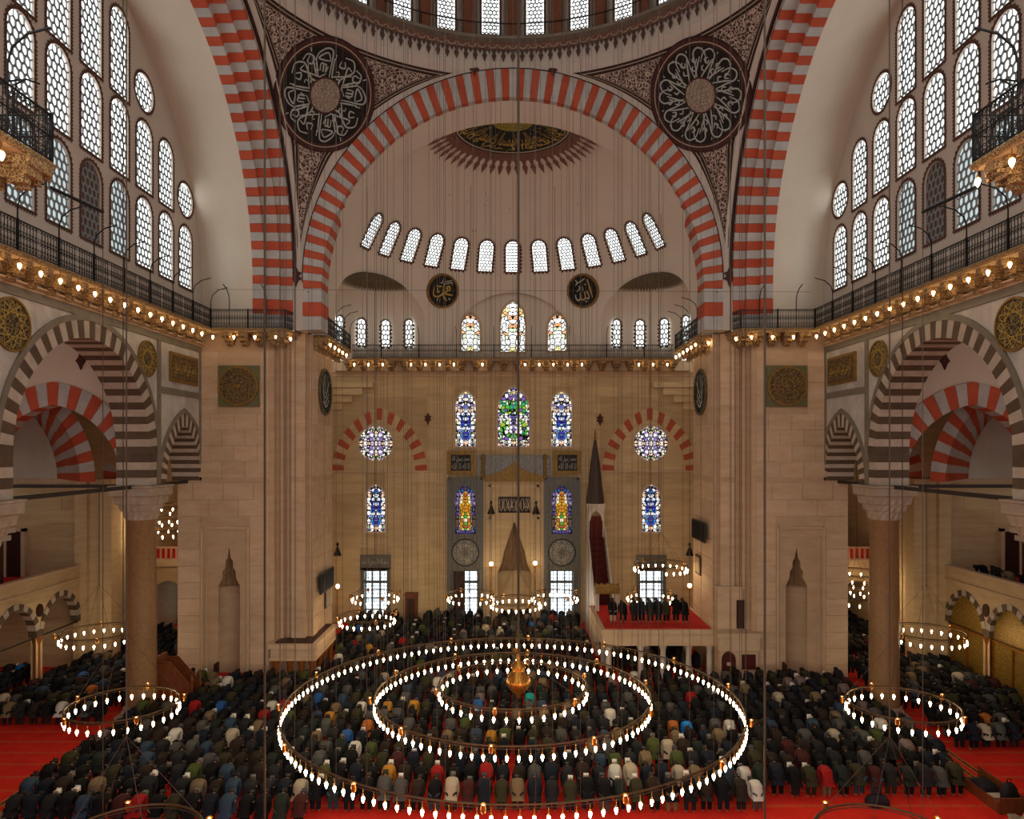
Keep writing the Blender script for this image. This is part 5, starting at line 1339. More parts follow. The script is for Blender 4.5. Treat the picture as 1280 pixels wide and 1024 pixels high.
part('paper_notice', MB().box(12.98, 13.22, 43.87, 43.9, 1.15, 1.35), m_cream, dr)
q = thing('notice_board', 'small dark red square board on the wall right of the maroon door', 'board')
part('board', MB().box(13.95, 14.7, 43.92, 44.0, .95, 1.75), mat('maroon_door', '#4d1713'), q); part('frame', MB().box(13.9, 14.75, 43.95, 44.0, .9, 1.8), m_darkwood, q)
bt_ = setting('buttress', 'low stone block with a dark niche on the right platform')
part('block', MB().box(12.7, 14.3, 45.0, 46.0, 3.1, 5.6), m_stone, bt_); part('block_cap', MB().box(12.6, 14.4, 44.9, 46.0, 5.6, 5.75), m_mould, bt_); part('niche', MB().box(13.9, 14.35, 44.92, 45.02, 3.15, 4.9), m_darkwood, bt_)
br_col = mat('brown_column', '#8a5226')
mp2 = platform('muezzin_platform', 'smaller raised platform on dark columns beside the left apse pier', -14.7, -12.0, 43.9, 49.0, 2.45, [(-14.5, 44.2, br_col), (-13.6, 44.2, br_col), (-12.9, 44.2, br_col), (-12.25, 44.2, br_col), (-12.2, 45.6, br_col), (-12.2, 47.0, br_col), (-12.2, 48.4, br_col)], m_stone)
part('carpet', MB().box(-14.5, -12.2, 44.1, 48.9, 2.45, 2.5), m_darkwood, mp2)
part('inner_arcade', MB().box(-14.6, -12.4, 44.9, 45.1, 0, 1.6), m_stone, mp2)

# ---- minbar
mn = thing('minbar', 'tall slender marble pulpit staircase with a dark cone spire', 'pulpit')
mx = 6.55
part('spire', MB().lathe([(.72, 9.95), (.74, 10.1), (.55, 11.6), (.38, 13.2), (.1, 15.0), (.03, 15.1)], (mx, 57.6, 0), 10), mat('lead_spire', '#3a2f2a', '#4a3c34', .6, 5), mn)
part('finial', MB().lathe([(.03, 15.05), (.12, 15.2), (.04, 15.35), (.09, 15.5), (.01, 15.95)], (mx, 57.6, 0), 8), m_gold, mn)
cb = MB()
for dx in (-.58, .58):
    for dy in (-.58, .58): cb.lathe([(.09, 7.4), (.07, 9.2), (.11, 9.4)], (mx + dx, 57.6 + dy, 0), 8)
part('canopy_post', cb, m_marble_w, mn)
ca = MB().box(mx - .72, mx + .72, 56.88, 58.32, 9.72, 9.98)
for sgn in (-1, 1):
    pl = [(-.6, 9.72), (-.6, 8.6), (-.5, 8.6)] + [(x, 8.8 + y) for x, y in pointed(.42, .62, 10)] + [(.5, 8.6), (.6, 8.6), (.6, 9.72)]
    ca.prism(pl, lambda a, b: (mx + a, 57.6 + sgn * .62, b), lambda a, b: (mx + a, 57.6 + sgn * .66, b)); ca.prism(pl, lambda a, b: (mx + sgn * .62, 57.6 + a, b), lambda a, b: (mx + sgn * .66, 57.6 + a, b))
part('canopy', ca, m_marble_w, mn)
side = [(50.2, 0), (58.3, 0), (58.3, 8.2), (57.0, 8.2), (50.6, 2.2), (50.2, 2.2)]
for dx, nm in ((-.72, 'side_panel'), (.62, 'side_panel')): part(nm, MB().prism(side, lambda a, b: (mx + dx, a, b), lambda a, b: (mx + dx + .1, a, b)), m_marble_w, mn)
stp_ = MB()
for k in range(16): stp_.box(mx - .62, mx + .62, 50.8 + k * .4, 51.25 + k * .4, 0.3 + k * .4 if k else .0, .75 + k * .43)
part('stair', stp_, mat('dark_red_runner', '#4a1512', '#571a15', .9, 3), mn)
pt = MB()
for dx in (-.7, .7): pt.box(mx - .12 + dx, mx + .12 + dx, 50.0, 50.3, 0, 4.3)
part('portal', pt, m_marble_w, mn); part('portal_crown', MB().box(mx - .85, mx + .85, 49.9, 50.4, 4.3, 4.75).prism([(-.8, 4.75)] + [(-.8 + .2 * i, 5.0 - .12 * (i % 2)) for i in range(9)] + [(.8, 4.75)], lambda a, b: (mx + a, 50.0, b), lambda a, b: (mx + a, 50.3, b)), m_gold, mn)
part('curtain', MB().box(mx - .55, mx + .55, 57.0, 57.05, 6.9, 9.0), mat('dark_red_runner', '#4a1512'), mn)
q = thing('green_lamp', 'small glowing green display beside the pulpit portal', 'lamp'); part('display', MB().box(6.7, 7.1, 50.6, 50.7, 2.6, 2.9), emit('green_glow', '#3fae86', 1.1), q); part('casing', MB().box(6.65, 7.15, 50.65, 50.75, 2.4, 2.95).box(6.85, 6.95, 50.65, 50.75, 0, 2.45), m_black, q)

# ---- preacher's chair beside the left column, benches, boxes, screens, lamps on posts
ch = thing('preaching_chair', 'carved red-brown wooden preaching chair beside the left column', 'pulpit', loc=(0, 0, 0))
cx, cy = -18.55, 40.2
part('body', MB().prism([(-.95, 0), (.95, 0), (.95, 1.15), (-.25, 2.55), (-.95, 2.55)], lambda a, b: (cx + a, cy - .55, b), lambda a, b: (cx + a, cy - .47, b)), m_wood, ch)
part('body', MB().prism([(-.95, 0), (.95, 0), (.95, 1.15), (-.25, 2.55), (-.95, 2.55)], lambda a, b: (cx + a, cy + .47, b), lambda a, b: (cx + a, cy + .55, b)), m_wood, ch)
part('stair', MB().prism([(-.9, 0), (.9, 0), (.9, .3), (-.4, 1.7), (-.9, 1.7)], lambda a, b: (cx + a, cy - .47, b), lambda a, b: (cx + a, cy + .47, b)), m_darkwood, ch)
part('back_board', MB().box(cx - 1.0, cx - .9, cy - .55, cy + .55, 1.0, 2.9), m_wood, ch)
part('handrail', MB().tube([(cx + .98, cy - .52, 1.2), (cx - .25, cy - .52, 2.6), (cx - .95, cy - .52, 2.62)], .05, 6).tube([(cx + .98, cy + .52, 1.2), (cx - .25, cy + .52, 2.6), (cx - .95, cy + .52, 2.62)], .05, 6), m_wood, ch)
for dx, dy in ((.95, -.52), (.95, .52), (-.95, -.52)): part('newel_post', MB().lathe([(.08, 0), (.07, 1.5), (.1, 1.6), (.02, 1.95)] if dx > 0 else [(.08, 0), (.07, 2.7), (.1, 2.8), (.02, 3.1)], (cx + dx, cy + dy, 0), 8), m_wood, ch)
for s in (-1, 1):
    bx = s * 17.3
    b = thing('bench', 'low dark bench with a red cushion under the %s pier niche' % SIDE[s], 'bench')
    part('seat', MB().box(bx - .8, bx + .8, 43.7, 44.4, .42, .5), m_darkwood, b); part('cushion', MB().box(bx - .75, bx + .75, 43.72, 44.3, .5, .62), m_redcloth, b); part('back', MB().box(bx - .8, bx - .7, 43.8, 44.4, .5, 1.25), m_darkwood, b)
    for dx in (-.7, .7):
        for dy in (43.78, 44.32): part('leg', MB().box(bx + dx - .05, bx + dx + .05, dy - .05, dy + .05, 0, .42), m_darkwood, b)
    for D, z, lab in ((47.6, 5.6, 'wide dark flat screen mounted on the inner face of the %s apse pier' % SIDE[s]),):
        zz = (5.6 if s < 0 else 8.9)
        t = thing('wall_screen', lab, 'screen')
        part('casing', MB().box(*sorted((s * 12.25, s * 12.36)), 46.3, 49.6, zz - .65, zz + .65), mat('screen_casing', '#26221f', None, .5), t); part('screen_glass', MB().box(*sorted((s * 12.235, s * 12.26)), 46.4, 49.5, zz - .57, zz + .57), mat('screen_glass', '#0d0d0b', None, .6, spec=.1), t)
        part('bracket', MB().box(*sorted((s * 12.36, s * 12.6)), 47.6, 48.2, zz - .2, zz + .2), m_iron, t)
    fz = 4.3 if s < 0 else 6.5
    t = thing('framed_picture', 'small dark framed picture below the screen on the %s apse pier' % SIDE[s], 'picture')
    part('frame', MB().box(*sorted((s * 12.46, s * 12.56)), 48.2, 49.5, fz - .65, fz + .65), m_darkwood, t); part('print', MB().box(*sorted((s * 12.44, s * 12.47)), 48.4, 49.3, fz - .5, fz + .5), mat('old_print', '#a8895e', '#8d7049', .6, 6), t)
def post_lamp(x, D, zg, lab, base=True):
    t = thing('globe_lamp', lab, 'lamp')
    part('post', MB().lathe([(.22, 0), (.2, .1), (.06, .25), (.05, zg - .35), (.12, zg - .2), (.03, zg - .12)], (x, D, 0), 8), m_brass, t)
    part('globe', MB().lathe([(.01, -.17), (.12, -.12), (.17, 0), (.12, .12), (.01, .17)], (x, D, zg), 12), m_globe, t, True)
    part('arm', MB().tube([(x - .5, D, zg - .3), (x, D, zg - .25), (x + .5, D, zg - .3)], .035, 4), m_brass, t)
post_lamp(PX(614, 58.6), 58.6, PZ(705, 58.6), 'white globe lamp on a brass stand left of the mihrab')
post_lamp(PX(669, 58.6), 58.6, PZ(704, 58.6), 'white globe lamp on a brass stand right of the mihrab')
post_lamp(PX(422, 57.5), 57.5, PZ(733, 57.5), 'white globe lamp on a dark stand beside the left apse pier')
post_lamp(PX(862, 56), 56, PZ(732, 56), 'white globe lamp on a dark stand beside the right apse pier')
q = thing('wooden_cabinet', 'upright red-brown wooden cabinet against the prayer wall', 'cabinet')
part('body', MB().box(PX(507, 59), PX(521, 59), 58.7, 59.5, 0, 2.4), m_wood, q); part('cornice', MB().box(PX(506, 59), PX(522, 59), 58.65, 59.5, 2.4, 2.55), m_wood, q); part('door', MB().box(PX(509, 59), PX(519, 59), 58.66, 58.7, .3, 2.2), m_darkwood, q)
for x, y, D, lab in ((422, 690, 59.5, 'dark bell-shaped hanging ornament left on the prayer wall'), (862, 690, 59.4, 'dark bell-shaped hanging ornament near the right apse pier'), (614, 638, 59.4, 'dark cone ornament left of the pale inscription'), (670, 638, 59.4, 'dark cone ornament right of the pale inscription')):
    q = thing('cone_ornament', lab, 'ornament'); xx, zz = PX(x, D), PZ(y, D)
    part('cone', MB().lathe([(.32, -.3), (.3, -.2), (.08, .35), (.02, .5)], (xx, D, zz), 8), m_black, q); part('stem', MB().lathe([(.03, .45), (.12, .6), (.03, .8)], (xx, D, zz), 6), m_black, q)
sb = thing('shoe_rack', 'long low wooden shoe rack at the end of the nearest right row', 'rack')
part('end_panel', MB().box(19.0, 20.1, 28.25, 28.35, 0, .62), m_wood, sb)
part('side_board', MB().box(19.0, 19.06, 28.3, 31.2, 0, .45).box(20.04, 20.1, 28.3, 31.2, 0, .62), m_wood, sb); part('shelf', MB().box(19.05, 20.05, 28.35, 31.2, .1, .14), m_darkwood, sb)
def bag(lab, x, y, z, sx, sy, sz):
    q = thing('bag', lab, 'bag', loc=(x, y, z))
    rows = []
    for k, (r, h) in enumerate(((.8, 0), (1, .15), (1.0, .5), (.85, .8), (.45, 1.0), (.02, 1.03))): rows.append([(sx * r * math.copysign(abs(math.cos(2 * PI * j / 16)) ** .6, math.cos(2 * PI * j / 16)), sy * r * math.copysign(abs(math.sin(2 * PI * j / 16)) ** .6, math.sin(2 * PI * j / 16)), sz * h) for j in range(16)])
    part('body', MB().grid(rows, close=True), mat('black_bag', '#16131a', None, .7), q, True); part('handle', MB().tube([(-sx * .3, 0, sz * .95), (-sx * .2, 0, sz * 1.2), (sx * .2, 0, sz * 1.2), (sx * .3, 0, sz * .95)], .02, 4), m_black, q)
bag('upright black backpack on the shoe rack', 19.75, 28.8, .15, .3, .22, .85)
bag('slumped dark bag lying behind the upright backpack on the rack', 19.45, 29.9, .14, .42, .5, .5)
bag('small black bag on the carpet behind the nearest right row', 14.6, 29.0, 0.0, .45, .3, .42)
q = thing('white_carton', 'pale flat carton on the shoe rack between two bags', 'box', loc=(19.45, 29.15, .14)); part('carton', MB().box(-.25, .25, -.2, .2, 0, .16), m_marble_w, q); part('lid', MB().box(-.27, .27, -.22, .22, .16, .2), m_cream, q)

# ---- chandeliers
def cup_mesh():
    return MB().lathe([(.02, -.17), (.07, -.12), (.10, 0), (.07, .10), (.10, .14)], (0, 0, 0), 8, 0).lathe([(.02, .0), (.05, .05), (.02, .12)], (0, 0, 0), 6, 1).mesh('oil_cup', [m_brass, m_globe], True)
me_cup = cup_mesh()
def ring_parts(q, x, y, zb, R, n, cups=0, lit=True, cab=0, top=38.0, conv=None):
    q0 = q; q = part('ring', MB().tube([(x + R * math.cos(2 * PI * j / 72), y + R * math.sin(2 * PI * j / 72), zb + .42) for j in range(72)], .038, 6, closed=True), mat('bronze_ring', '#6b5236', '#5a452e', .45, 4, metal=.5), q, True)
    part('bulb_rail', MB().tube([(x + R * math.cos(2 * PI * j / 72), y + R * math.sin(2 * PI * j / 72), zb + .32) for j in range(72)], .018, 3, closed=True), m_cable, q)
    if lit:
        for j in range(n):
            a = 2 * PI * (j + .5) / n; link('bulb', me_bulb, q, M=Matrix.Translation((x + R * math.cos(a), y + R * math.sin(a), zb)))
    for j in range(cups):
        a = 2 * PI * (j + .3) / cups; link('oil_cup', me_cup, q, M=Matrix.Translation((x + (R + .18) * math.cos(a), y + (R + .18) * math.sin(a), zb + .38)))
    for j in range(cab):
        a = 2 * PI * (j + .5) / cab; p = (x + R * math.cos(a), y + R * math.sin(a), zb + .42)
        e = (p[0], p[1], top) if conv is None else (x, y, conv)
        part('cable', MB().tube([p, e], .010, 3), m_cable, q0)
big = thing('ring_chandelier', 'huge chandelier of three concentric rings of bulbs over the nave', 'chandelier')
for R, zb, n, cups, cab in ((9.6, 3.21, 140, 14, 44), (5.87, 3.43, 88, 10, 26), (3.18, 3.76, 40, 6, 12)): ring_parts(big, 0, DC, zb, R, n, cups, True, cab, 40.0)
for k in range(8):
    a = 2 * PI * k / 8 + .2; part('spoke', MB().tube([(.3 * math.cos(a), DC + .3 * math.sin(a), 5.4), (3.18 * math.cos(a), DC + 3.18 * math.sin(a), 4.2)], .012, 3), m_cable, big)
orb = [(.02, 3.5), (.09, 3.55), (.1, 3.7), (.3, 3.85), (.5, 4.12), (.52, 4.3), (.4, 4.55), (.24, 4.72), (.33, 4.85), (.3, 4.98), (.12, 5.08), (.07, 5.25), (.1, 5.35), (.02, 5.5)]
part('gilt_orb', MB().lathe(orb, (.24, DC, 0), 18), m_brass, big, True)
part('main_cable', MB().tube([(.24, DC, 5.45), (.24, DC, 53.4)], .062, 6), m_cable, big)
rb = MB()
for k in range(8):
    a = 2 * PI * k / 8; rb.tube([(.24 + (r + .02) * math.cos(a), DC + (r + .02) * math.sin(a), z) for r, z in orb[3:8]], .02, 3)
part('orb_rib', rb, m_gold, big)
def small_ring(x_px, D, zb, R, n, lab, cups=4, conv=3.5, top=19.0, lit=True, dx=0):
    x = PX(x_px, D) + dx
    q = thing('small_ring_chandelier', lab, 'chandelier')
    ring_parts(q, x, D, zb, R, n, cups, lit, 4, conv=zb + conv)
    part('main_cable', MB().tube([(x, D, zb + conv), (x, D, top)], .02, 4), m_cable, q)
    return q
for s in (-1, 1):
    sd = SIDE[s]; m = lambda xx: CX + s * xx
    small_ring(m(487), 30.5, 3.15, 2.17, 28, 'ring chandelier before the %s column' % sd, 5, 3.5, 36)
    small_ring(m(517), 42.6, 3.15, 2.05, 24, 'ring chandelier in the %s aisle beyond the column' % sd, 4, 3.2, 12.2)
    small_ring(m(182), 46.4, 3.2, 1.75, 22, 'ring chandelier nearest the %s apse pier' % sd, 4, 3.0, 38 if False else 34) if s < 0 else None
    small_ring(m(172), 53.7, 3.15, 1.7, 20, 'ring chandelier in front of the far %s lower window' % sd, 4, 3.0, 31)
    small_ring(m(52.5), 53.7, 3.15, 1.7, 20, 'ring chandelier in front of the lower window just %s of the mihrab' % sd, 4, 3.0, 34)
    t2 = small_ring(m(-430 if False else 434), 51.0, 8.3, 1.9, 18, 'lower tier ring chandelier in the corner hall of the %s aisle' % sd, 0, 2.6, 19) if s < 0 else small_ring(m(430), 51.0, 3.6, 1.9, 18, 'tiered ring chandelier in the corner hall of the right aisle', 0, 3.4, 19)
    x = PX(m(434 if s < 0 else 430), 51.0); zb = 8.3 if s < 0 else 3.6
    ring_parts(t2, x, 51.0, zb + .75, 1.2, 12, 0, True, 0); ring_parts(t2, x, 51.0, zb + 1.6, 1.9, 16, 0, True, 0)
small_ring(645, 50.5, 3.35, 1.75, 22, 'ring chandelier right in front of the mihrab', 4, 3.0, 33)
small_ring(826, 49.5, 6.05, 1.8, 22, 'ring chandelier hung high over the right platform', 4, 2.6, 33)
small_ring(158, 19.6, 3.3, 1.9, 20, 'unlit ring chandelier at the bottom edge left of the big rings', 4, 3.2, 36, False)
small_ring(1112, 19.6, 3.3, 1.9, 20, 'unlit ring chandelier at the bottom edge right of the big rings', 4, 3.2, 36, False)
for x, lab in ((331, 'thick dark cable hanging in front of the left pier'), (956, 'thick dark cable hanging in front of the right pier')):
    q = thing('hanging_cable', lab, 'cable'); xx = PX(x, 24.5)
    part('cable', MB().tube([(xx, 24.5, .5), (xx, 24.5, 38.6)], .04, 5), m_cable, q); part('weight', MB().lathe([(.02, .15), (.12, .2), (.12, .45), (.03, .55)], (xx, 24.5, 0), 8), m_iron, q)
# ================================================================== THE CONGREGATION
def skin_mesh(name, verts, edges, root=0, sub=1):
    """verts: (x, y, z, rx, ry). A continuous skinned surface along a skeleton"""
    me = bpy.data.meshes.new(name + '_bones'); me.from_pydata([v[:3] for v in verts], edges, [])
    o = bpy.data.objects.new(name + '_bones', me); COL.objects.link(o)
    sk = o.modifiers.new('s', 'SKIN'); sk.use_smooth_shade = True
    for i, v in enumerate(verts):
        d = me.skin_vertices[0].data[i]; d.radius = (v[3], v[4] if len(v) > 4 else v[3]); d.use_root = (i == root)
    if sub: o.modifiers.new('u', 'SUBSURF').levels = sub
    out = bpy.data.meshes.new_from_object(o.evaluated_get(bpy.context.evaluated_depsgraph_get())); out.name = name
    bpy.data.objects.remove(o); bpy.data.meshes.remove(me)
    return out
class Pose:
    def __init__(s, bend, sub, arms=1.0, spread=.11):
        """bend: 0 upright .. 1 back level. The figure faces +Y with its feet round the origin"""
        a = R_(90 * bend); up = lambda d, off=0.0: (d * math.sin(a) - off * math.cos(a), .93 + d * math.cos(a) + off * math.sin(a))
        hip = (0, -.10 * bend, .90); P = lambda x, d, off=0.0: (x, -.10 * bend + up(d, off)[0], up(d, off)[1] - .0)
        hd = -.13 * bend; neck, headc, crown = P(0, .55, -.02), P(0, .68, hd), P(0, .79, hd - .04 * bend)
        drop = 1 if bend > .3 else 0
        def arm(sx):
            sh = P(.18 * sx, .43, -.07)
            if drop: el = (sx * .235, sh[1] - .10, sh[2] - .27); wr = (sx * .19, sh[1] - .30, max(.50, sh[2] - .50)); ha = (sx * .16, sh[1] - .33, wr[2] - .09)
            else: el = (sx * .25, sh[1] + .02, sh[2] - .30); wr = (sx * .10, sh[1] + .24, sh[2] - .36); ha = (sx * .0, sh[1] + .27, sh[2] - .37)
            return sh, el, wr, ha
        # body: head, neck, trunk, arms with hands, legs and feet in one surface
        V = [(*hip, .12, .10), (*P(0, .25), .11, .09), (*P(0, .45), .12, .09), (*neck, .055, .055), (*P(0, .62, hd * .6), .06, .06), (*headc, .088, .098), (*crown, .07, .075)]
        E = [(0, 1), (1, 2), (2, 3), (3, 4), (4, 5), (5, 6)]
        nose = P(0, .68, hd - .12); V.append((*nose, .02, .02)); E.append((5, 7))
        for sx in (-1, 1): V.append((*P(.095 * sx, .68, hd), .018, .03)); E.append((5, len(V) - 1))
        for sx in (-1, 1):
            sh, el, wr, ha = arm(sx); b = len(V)
            V += [(*sh, .06), (*el, .045), (*wr, .032), (*ha, .036, .02)]; E += [(2, b), (b, b + 1), (b + 1, b + 2), (b + 2, b + 3)]
            if sub > 1:
                d = (Vector(ha) - Vector(wr)).normalized(); sd = Vector((1, 0, 0)); q = d.cross(sd).normalized()
                for fi, (o, ln) in enumerate(((-.027, .075), (-.009, .085), (.009, .08), (.027, .065))):
                    k = len(V); p1 = Vector(ha) + sd * o + d * .04; p2 = p1 + d * ln * .5 + q * .01; p3 = p2 + d * ln * .4 + q * .025
                    V += [(*p1, .010), (*p2, .009), (*p3, .007)]; E += [(b + 3, k), (k, k + 1), (k + 1, k + 2)]
                k = len(V); p1 = Vector(wr) - sd * sx * .03 + d * .03; p2 = p1 - sd * sx * .02 + d * .045
                V += [(*p1, .011), (*p2, .009)]; E += [(b + 2, k), (k, k + 1)]
        for sx in (-1, 1):
            b = len(V); V += [(sx * spread * .85, hip[1], .84, .085), (sx * spread, .01 - .03 * bend, .48, .058), (sx * spread, -.04, .10, .04), (sx * spread, .02, .045, .042, .035), (sx * spread * 1.1, .14, .03, .04, .025)]
            E += [(0, b), (b, b + 1), (b + 1, b + 2), (b + 2, b + 3), (b + 3, b + 4)]
        s.body = skin_mesh('body', V, E, 0, sub)
        # jacket: shell round trunk and sleeves, open at neck, hem and cuffs in outline
        J = [(0, hip[1] - .03 * bend, .64, .225, .17), (0, hip[1] - .04 * bend, .80, .25, .21), (*P(0, .10, .06), .265, .215), (*P(0, .30, .06), .24, .19), (*P(0, .44, .0), .19, .15), (*P(0, .56, -.06), .09, .10)]
        JE = [(0, 1), (1, 2), (2, 3), (3, 4), (4, 5)]
        for sx in (-1, 1):
            sh, el, wr, ha = arm(sx); b = len(J); J += [(*sh, .10), (*el, .085), (wr[0], wr[1], wr[2] + .01, .062)]; JE += [(4, b), (b, b + 1), (b + 1, b + 2)]
        s.jacket = skin_mesh('jacket', J, JE, 1, sub)
        T = [(0, hip[1], .86, .19, .14)]; TE = []
        for sx in (-1, 1):
            b = len(T); T += [(sx * spread * .9, hip[1] + .01, .76, .125), (sx * spread, .01 - .03 * bend, .48, .104), (sx * spread, -.03, .10, .082)]; TE += [(0, b), (b, b + 1), (b + 1, b + 2)]
        s.trousers = skin_mesh('trousers', T, TE, 0, sub)
        s.hair = skin_mesh('hair', [(*P(0, .635, hd + .05), .082, .085), (*P(0, .70, hd + .035), .104, .108), (*P(0, .78, hd), .088, .088)], [(0, 1), (1, 2)], 1, sub)
POSES = [Pose(.84, 2, spread=.12), Pose(.72, 2, spread=.14), Pose(.78, 2, spread=.10)]
LOW = [Pose(.84, 1, spread=.12), Pose(.74, 1, spread=.14)]
STAND = Pose(.12, 2); HALF = Pose(.55, 2)
CL = {'black': '#131213', 'charcoal': '#232223', 'navy': '#191d26', 'dark brown': '#2b211a', 'olive': '#33301f', 'grey': '#4a4845', 'dark green': '#222823', 'tan': '#6f5e45', 'cream': '#a39680', 'white': '#bbb5aa', 'maroon': '#3f1e1b', 'red': '#8f1c1a', 'mustard': '#a8762a', 'orange': '#a05c2a', 'blue': '#2a5288', 'bright blue': '#1d7cc8', 'teal': '#1d8d8a', 'moss green': '#444b25', 'slate blue': '#303e4d', 'pink-grey': '#6d5d58'}
CM = {k: mat('cloth_' + k.replace(' ', '_').replace('-', '_'), v, None, .9, spec=.15) for k, v in CL.items()}
WT = [('black', 26), ('charcoal', 20), ('navy', 13), ('dark brown', 12), ('olive', 9), ('grey', 8), ('dark green', 7), ('tan', 3.5), ('cream', .9), ('white', .6), ('maroon', 2), ('red', .35), ('mustard', .2), ('blue', .25), ('moss green', 2), ('slate blue', 3), ('pink-grey', 1)]
TW = [('black', 30), ('charcoal', 22), ('navy', 20), ('dark brown', 6), ('grey', 6), ('tan', 3), ('slate blue', 6), ('olive', 3)]
def pick(w):
    t = rnd.uniform(0, sum(x[1] for x in w))
    for k, v in w:
        t -= v
        if t <= 0: return k
    return w[0][0]
m_skin = mat('skin', '#9a6f55', None, .6); m_hair = mat('dark_hair', '#17120f', None, .6); m_hair2 = mat('grey_hair', '#5d5852', None, .7); m_capw = mat('white_skullcap', '#cdc8bd', None, .8); m_knit = mat('knit_cap', '#3a3a40', None, .9)
HAIR = [(m_hair, 'dark hair', 62), (m_hair2, 'grey hair', 12), (m_capw, 'a white skullcap', 10), (m_knit, 'a dark knitted cap', 16)]
spots = []                                            # (x, y, region, row)
GAPS = [(-1.3, 0.45)]                                 # left free: patches of carpet
def rows_of(region, y0, y1, xa, xb, pitch=.655, rowd=1.27, skip=.015):
    y = y0; r = 0
    while y < y1:
        r += 1; a, b = xa(y), xb(y); x = a + rnd.uniform(0, .25)
        while x < b:
            if rnd.random() > skip: spots.append([x + rnd.uniform(-.02, .02), y + rnd.uniform(-.08, .08), region, r])
            x += pitch * rnd.uniform(.99, 1.05)
        y += rowd
bx = lambda v: (lambda y: v)
rows_of('nave', 28.45, 43.3, lambda y: -19.2, lambda y: (10.2 if y < 29.2 else 19.2))
for r_ in range(1): rows_of('nave corner', 27.2, 28.0, bx(-19.0), bx(-7.6))
rows_of('apse', 44.6, 58.7, lambda y: (-11.8 if y < 49.5 else -12.3), lambda y: 5.2)
rows_of('under platform', 46.0, 51.6, bx(6.1), bx(11.7))
rows_of('apse flank', 51.9 + 1.0, 58.9, bx(8.0), bx(12.0))
rows_of('left aisle', 37.3, 47, bx(-27.4), bx(-21.2)); rows_of('left hall', 48.6, 54.6, bx(-27.2), bx(-20.9))
rows_of('right aisle', 34.4, 46.8, bx(21.2), bx(27.5)); rows_of('right hall', 48.4, 58.6, bx(20.9), bx(27.2))
rows_of('left arcade', 41.2, 43.9, bx(-30.6), bx(-28.6))
def blocked(x, y):
    for cx, cy, r in ((-20.05, 39.1, 1.1), (20.05, 39.1, 1.1), (-18.55, 40.2, 1.35)):
        if math.hypot(x - cx, y - cy) < r: return True
    if abs(abs(x) - 17.3) < .9 and y > 43.2: return True
    if -15 < x < -11.7 and 43.3 < y < 49.6: return True
    if x > 5.2 and x < 15.2 and 43.2 < y < 45.7: return True
    if x > 12.0 and x < 15.2 and 43.2 < y < 52.4: return True
    if x > 5.2 and 51.6 < y < 52.6: return True
    for cx, cy in ((6, 48), (9, 48.5), (11.6, 48.5), (6, 51)):
        if math.hypot(x - cx, y - cy) < .55 or math.hypot(x - cx, y + .5 - cy) < .5: return True
    if 5.6 < x < 7.5 and y > 49.4: return True
    if 12.4 < abs(x) < 21 and y > 44.0 and y < 52.3: return True
    if x > 18.8 and y < 31.3 and x < 20.3: return True
    if y > 57.6 and (abs(x + 8.3) < .9 or abs(x + 1.75) < .5 or abs(x - 1.8) < .5): return True
    return False
spots = [p for p in spots if not blocked(p[0], p[1]) and not blocked(p[0], p[1] + .55)]
# clothes that stand out in the photograph: pixel of the back, jacket
SPECIAL = [(864, 911, 'bright blue'), (853, 903, 'orange'), (661, 872, 'teal'), (427, 916, 'blue'), (492, 877, 'mustard'), (607, 922, 'mustard'), (512, 877, 'mustard'), (400, 876, 'blue'), (340, 887, 'red'), (349, 882, 'red'), (1022, 963, 'red'), (1002, 947, 'maroon'), (544, 964, 'red'), (617, 958, 'red'), (368, 984, 'cream'), (556, 976, 'cream'), (777, 965, 'white'), (764, 897, 'white'), (840, 965, 'cream'), (476, 966, 'mustard'), (1045, 913, 'cream'), (977, 873, 'cream'), (1018, 873, 'tan'), (1195, 843, 'cream'), (218, 915, 'white'), (285, 920, 'cream'), (120, 860, 'orange'), (117, 988, 'tan'), (190, 990, 'red'), (240, 968, 'moss green'), (453, 880, 'white'), (460, 905, 'orange'), (412, 895, 'mustard'), (55, 822, 'bright blue'), (1237, 895, 'orange'), (776, 960, 'cream'), (945, 988, 'white'), (1232, 962, 'olive'), (695, 773, 'red'), (505, 800, 'red'), (465, 806, 'mustard'), (620, 790, 'cream')]
for p in spots: p.append(None)
for x, y, c in SPECIAL:
    D = (H - 1.0) * F / (y - HY); X_ = PX(x, D); best = min((q for q in spots if q[4] is None), key=lambda q: math.hypot(q[0] - X_, (q[1] + .2 - D) * .7)); best[4] = c
def visible_size(p):
    x = CX + p[0] * F / p[1]; y = HY + (H - .9) * F / p[1]
    if not (-8 < x < 1288 and y < 1050): return -1
    return 1 / p[1]
spots = [p for p in spots if visible_size(p) > 0]
spots.sort(key=lambda p: p[1])
near, far = spots[:286], spots[286:]
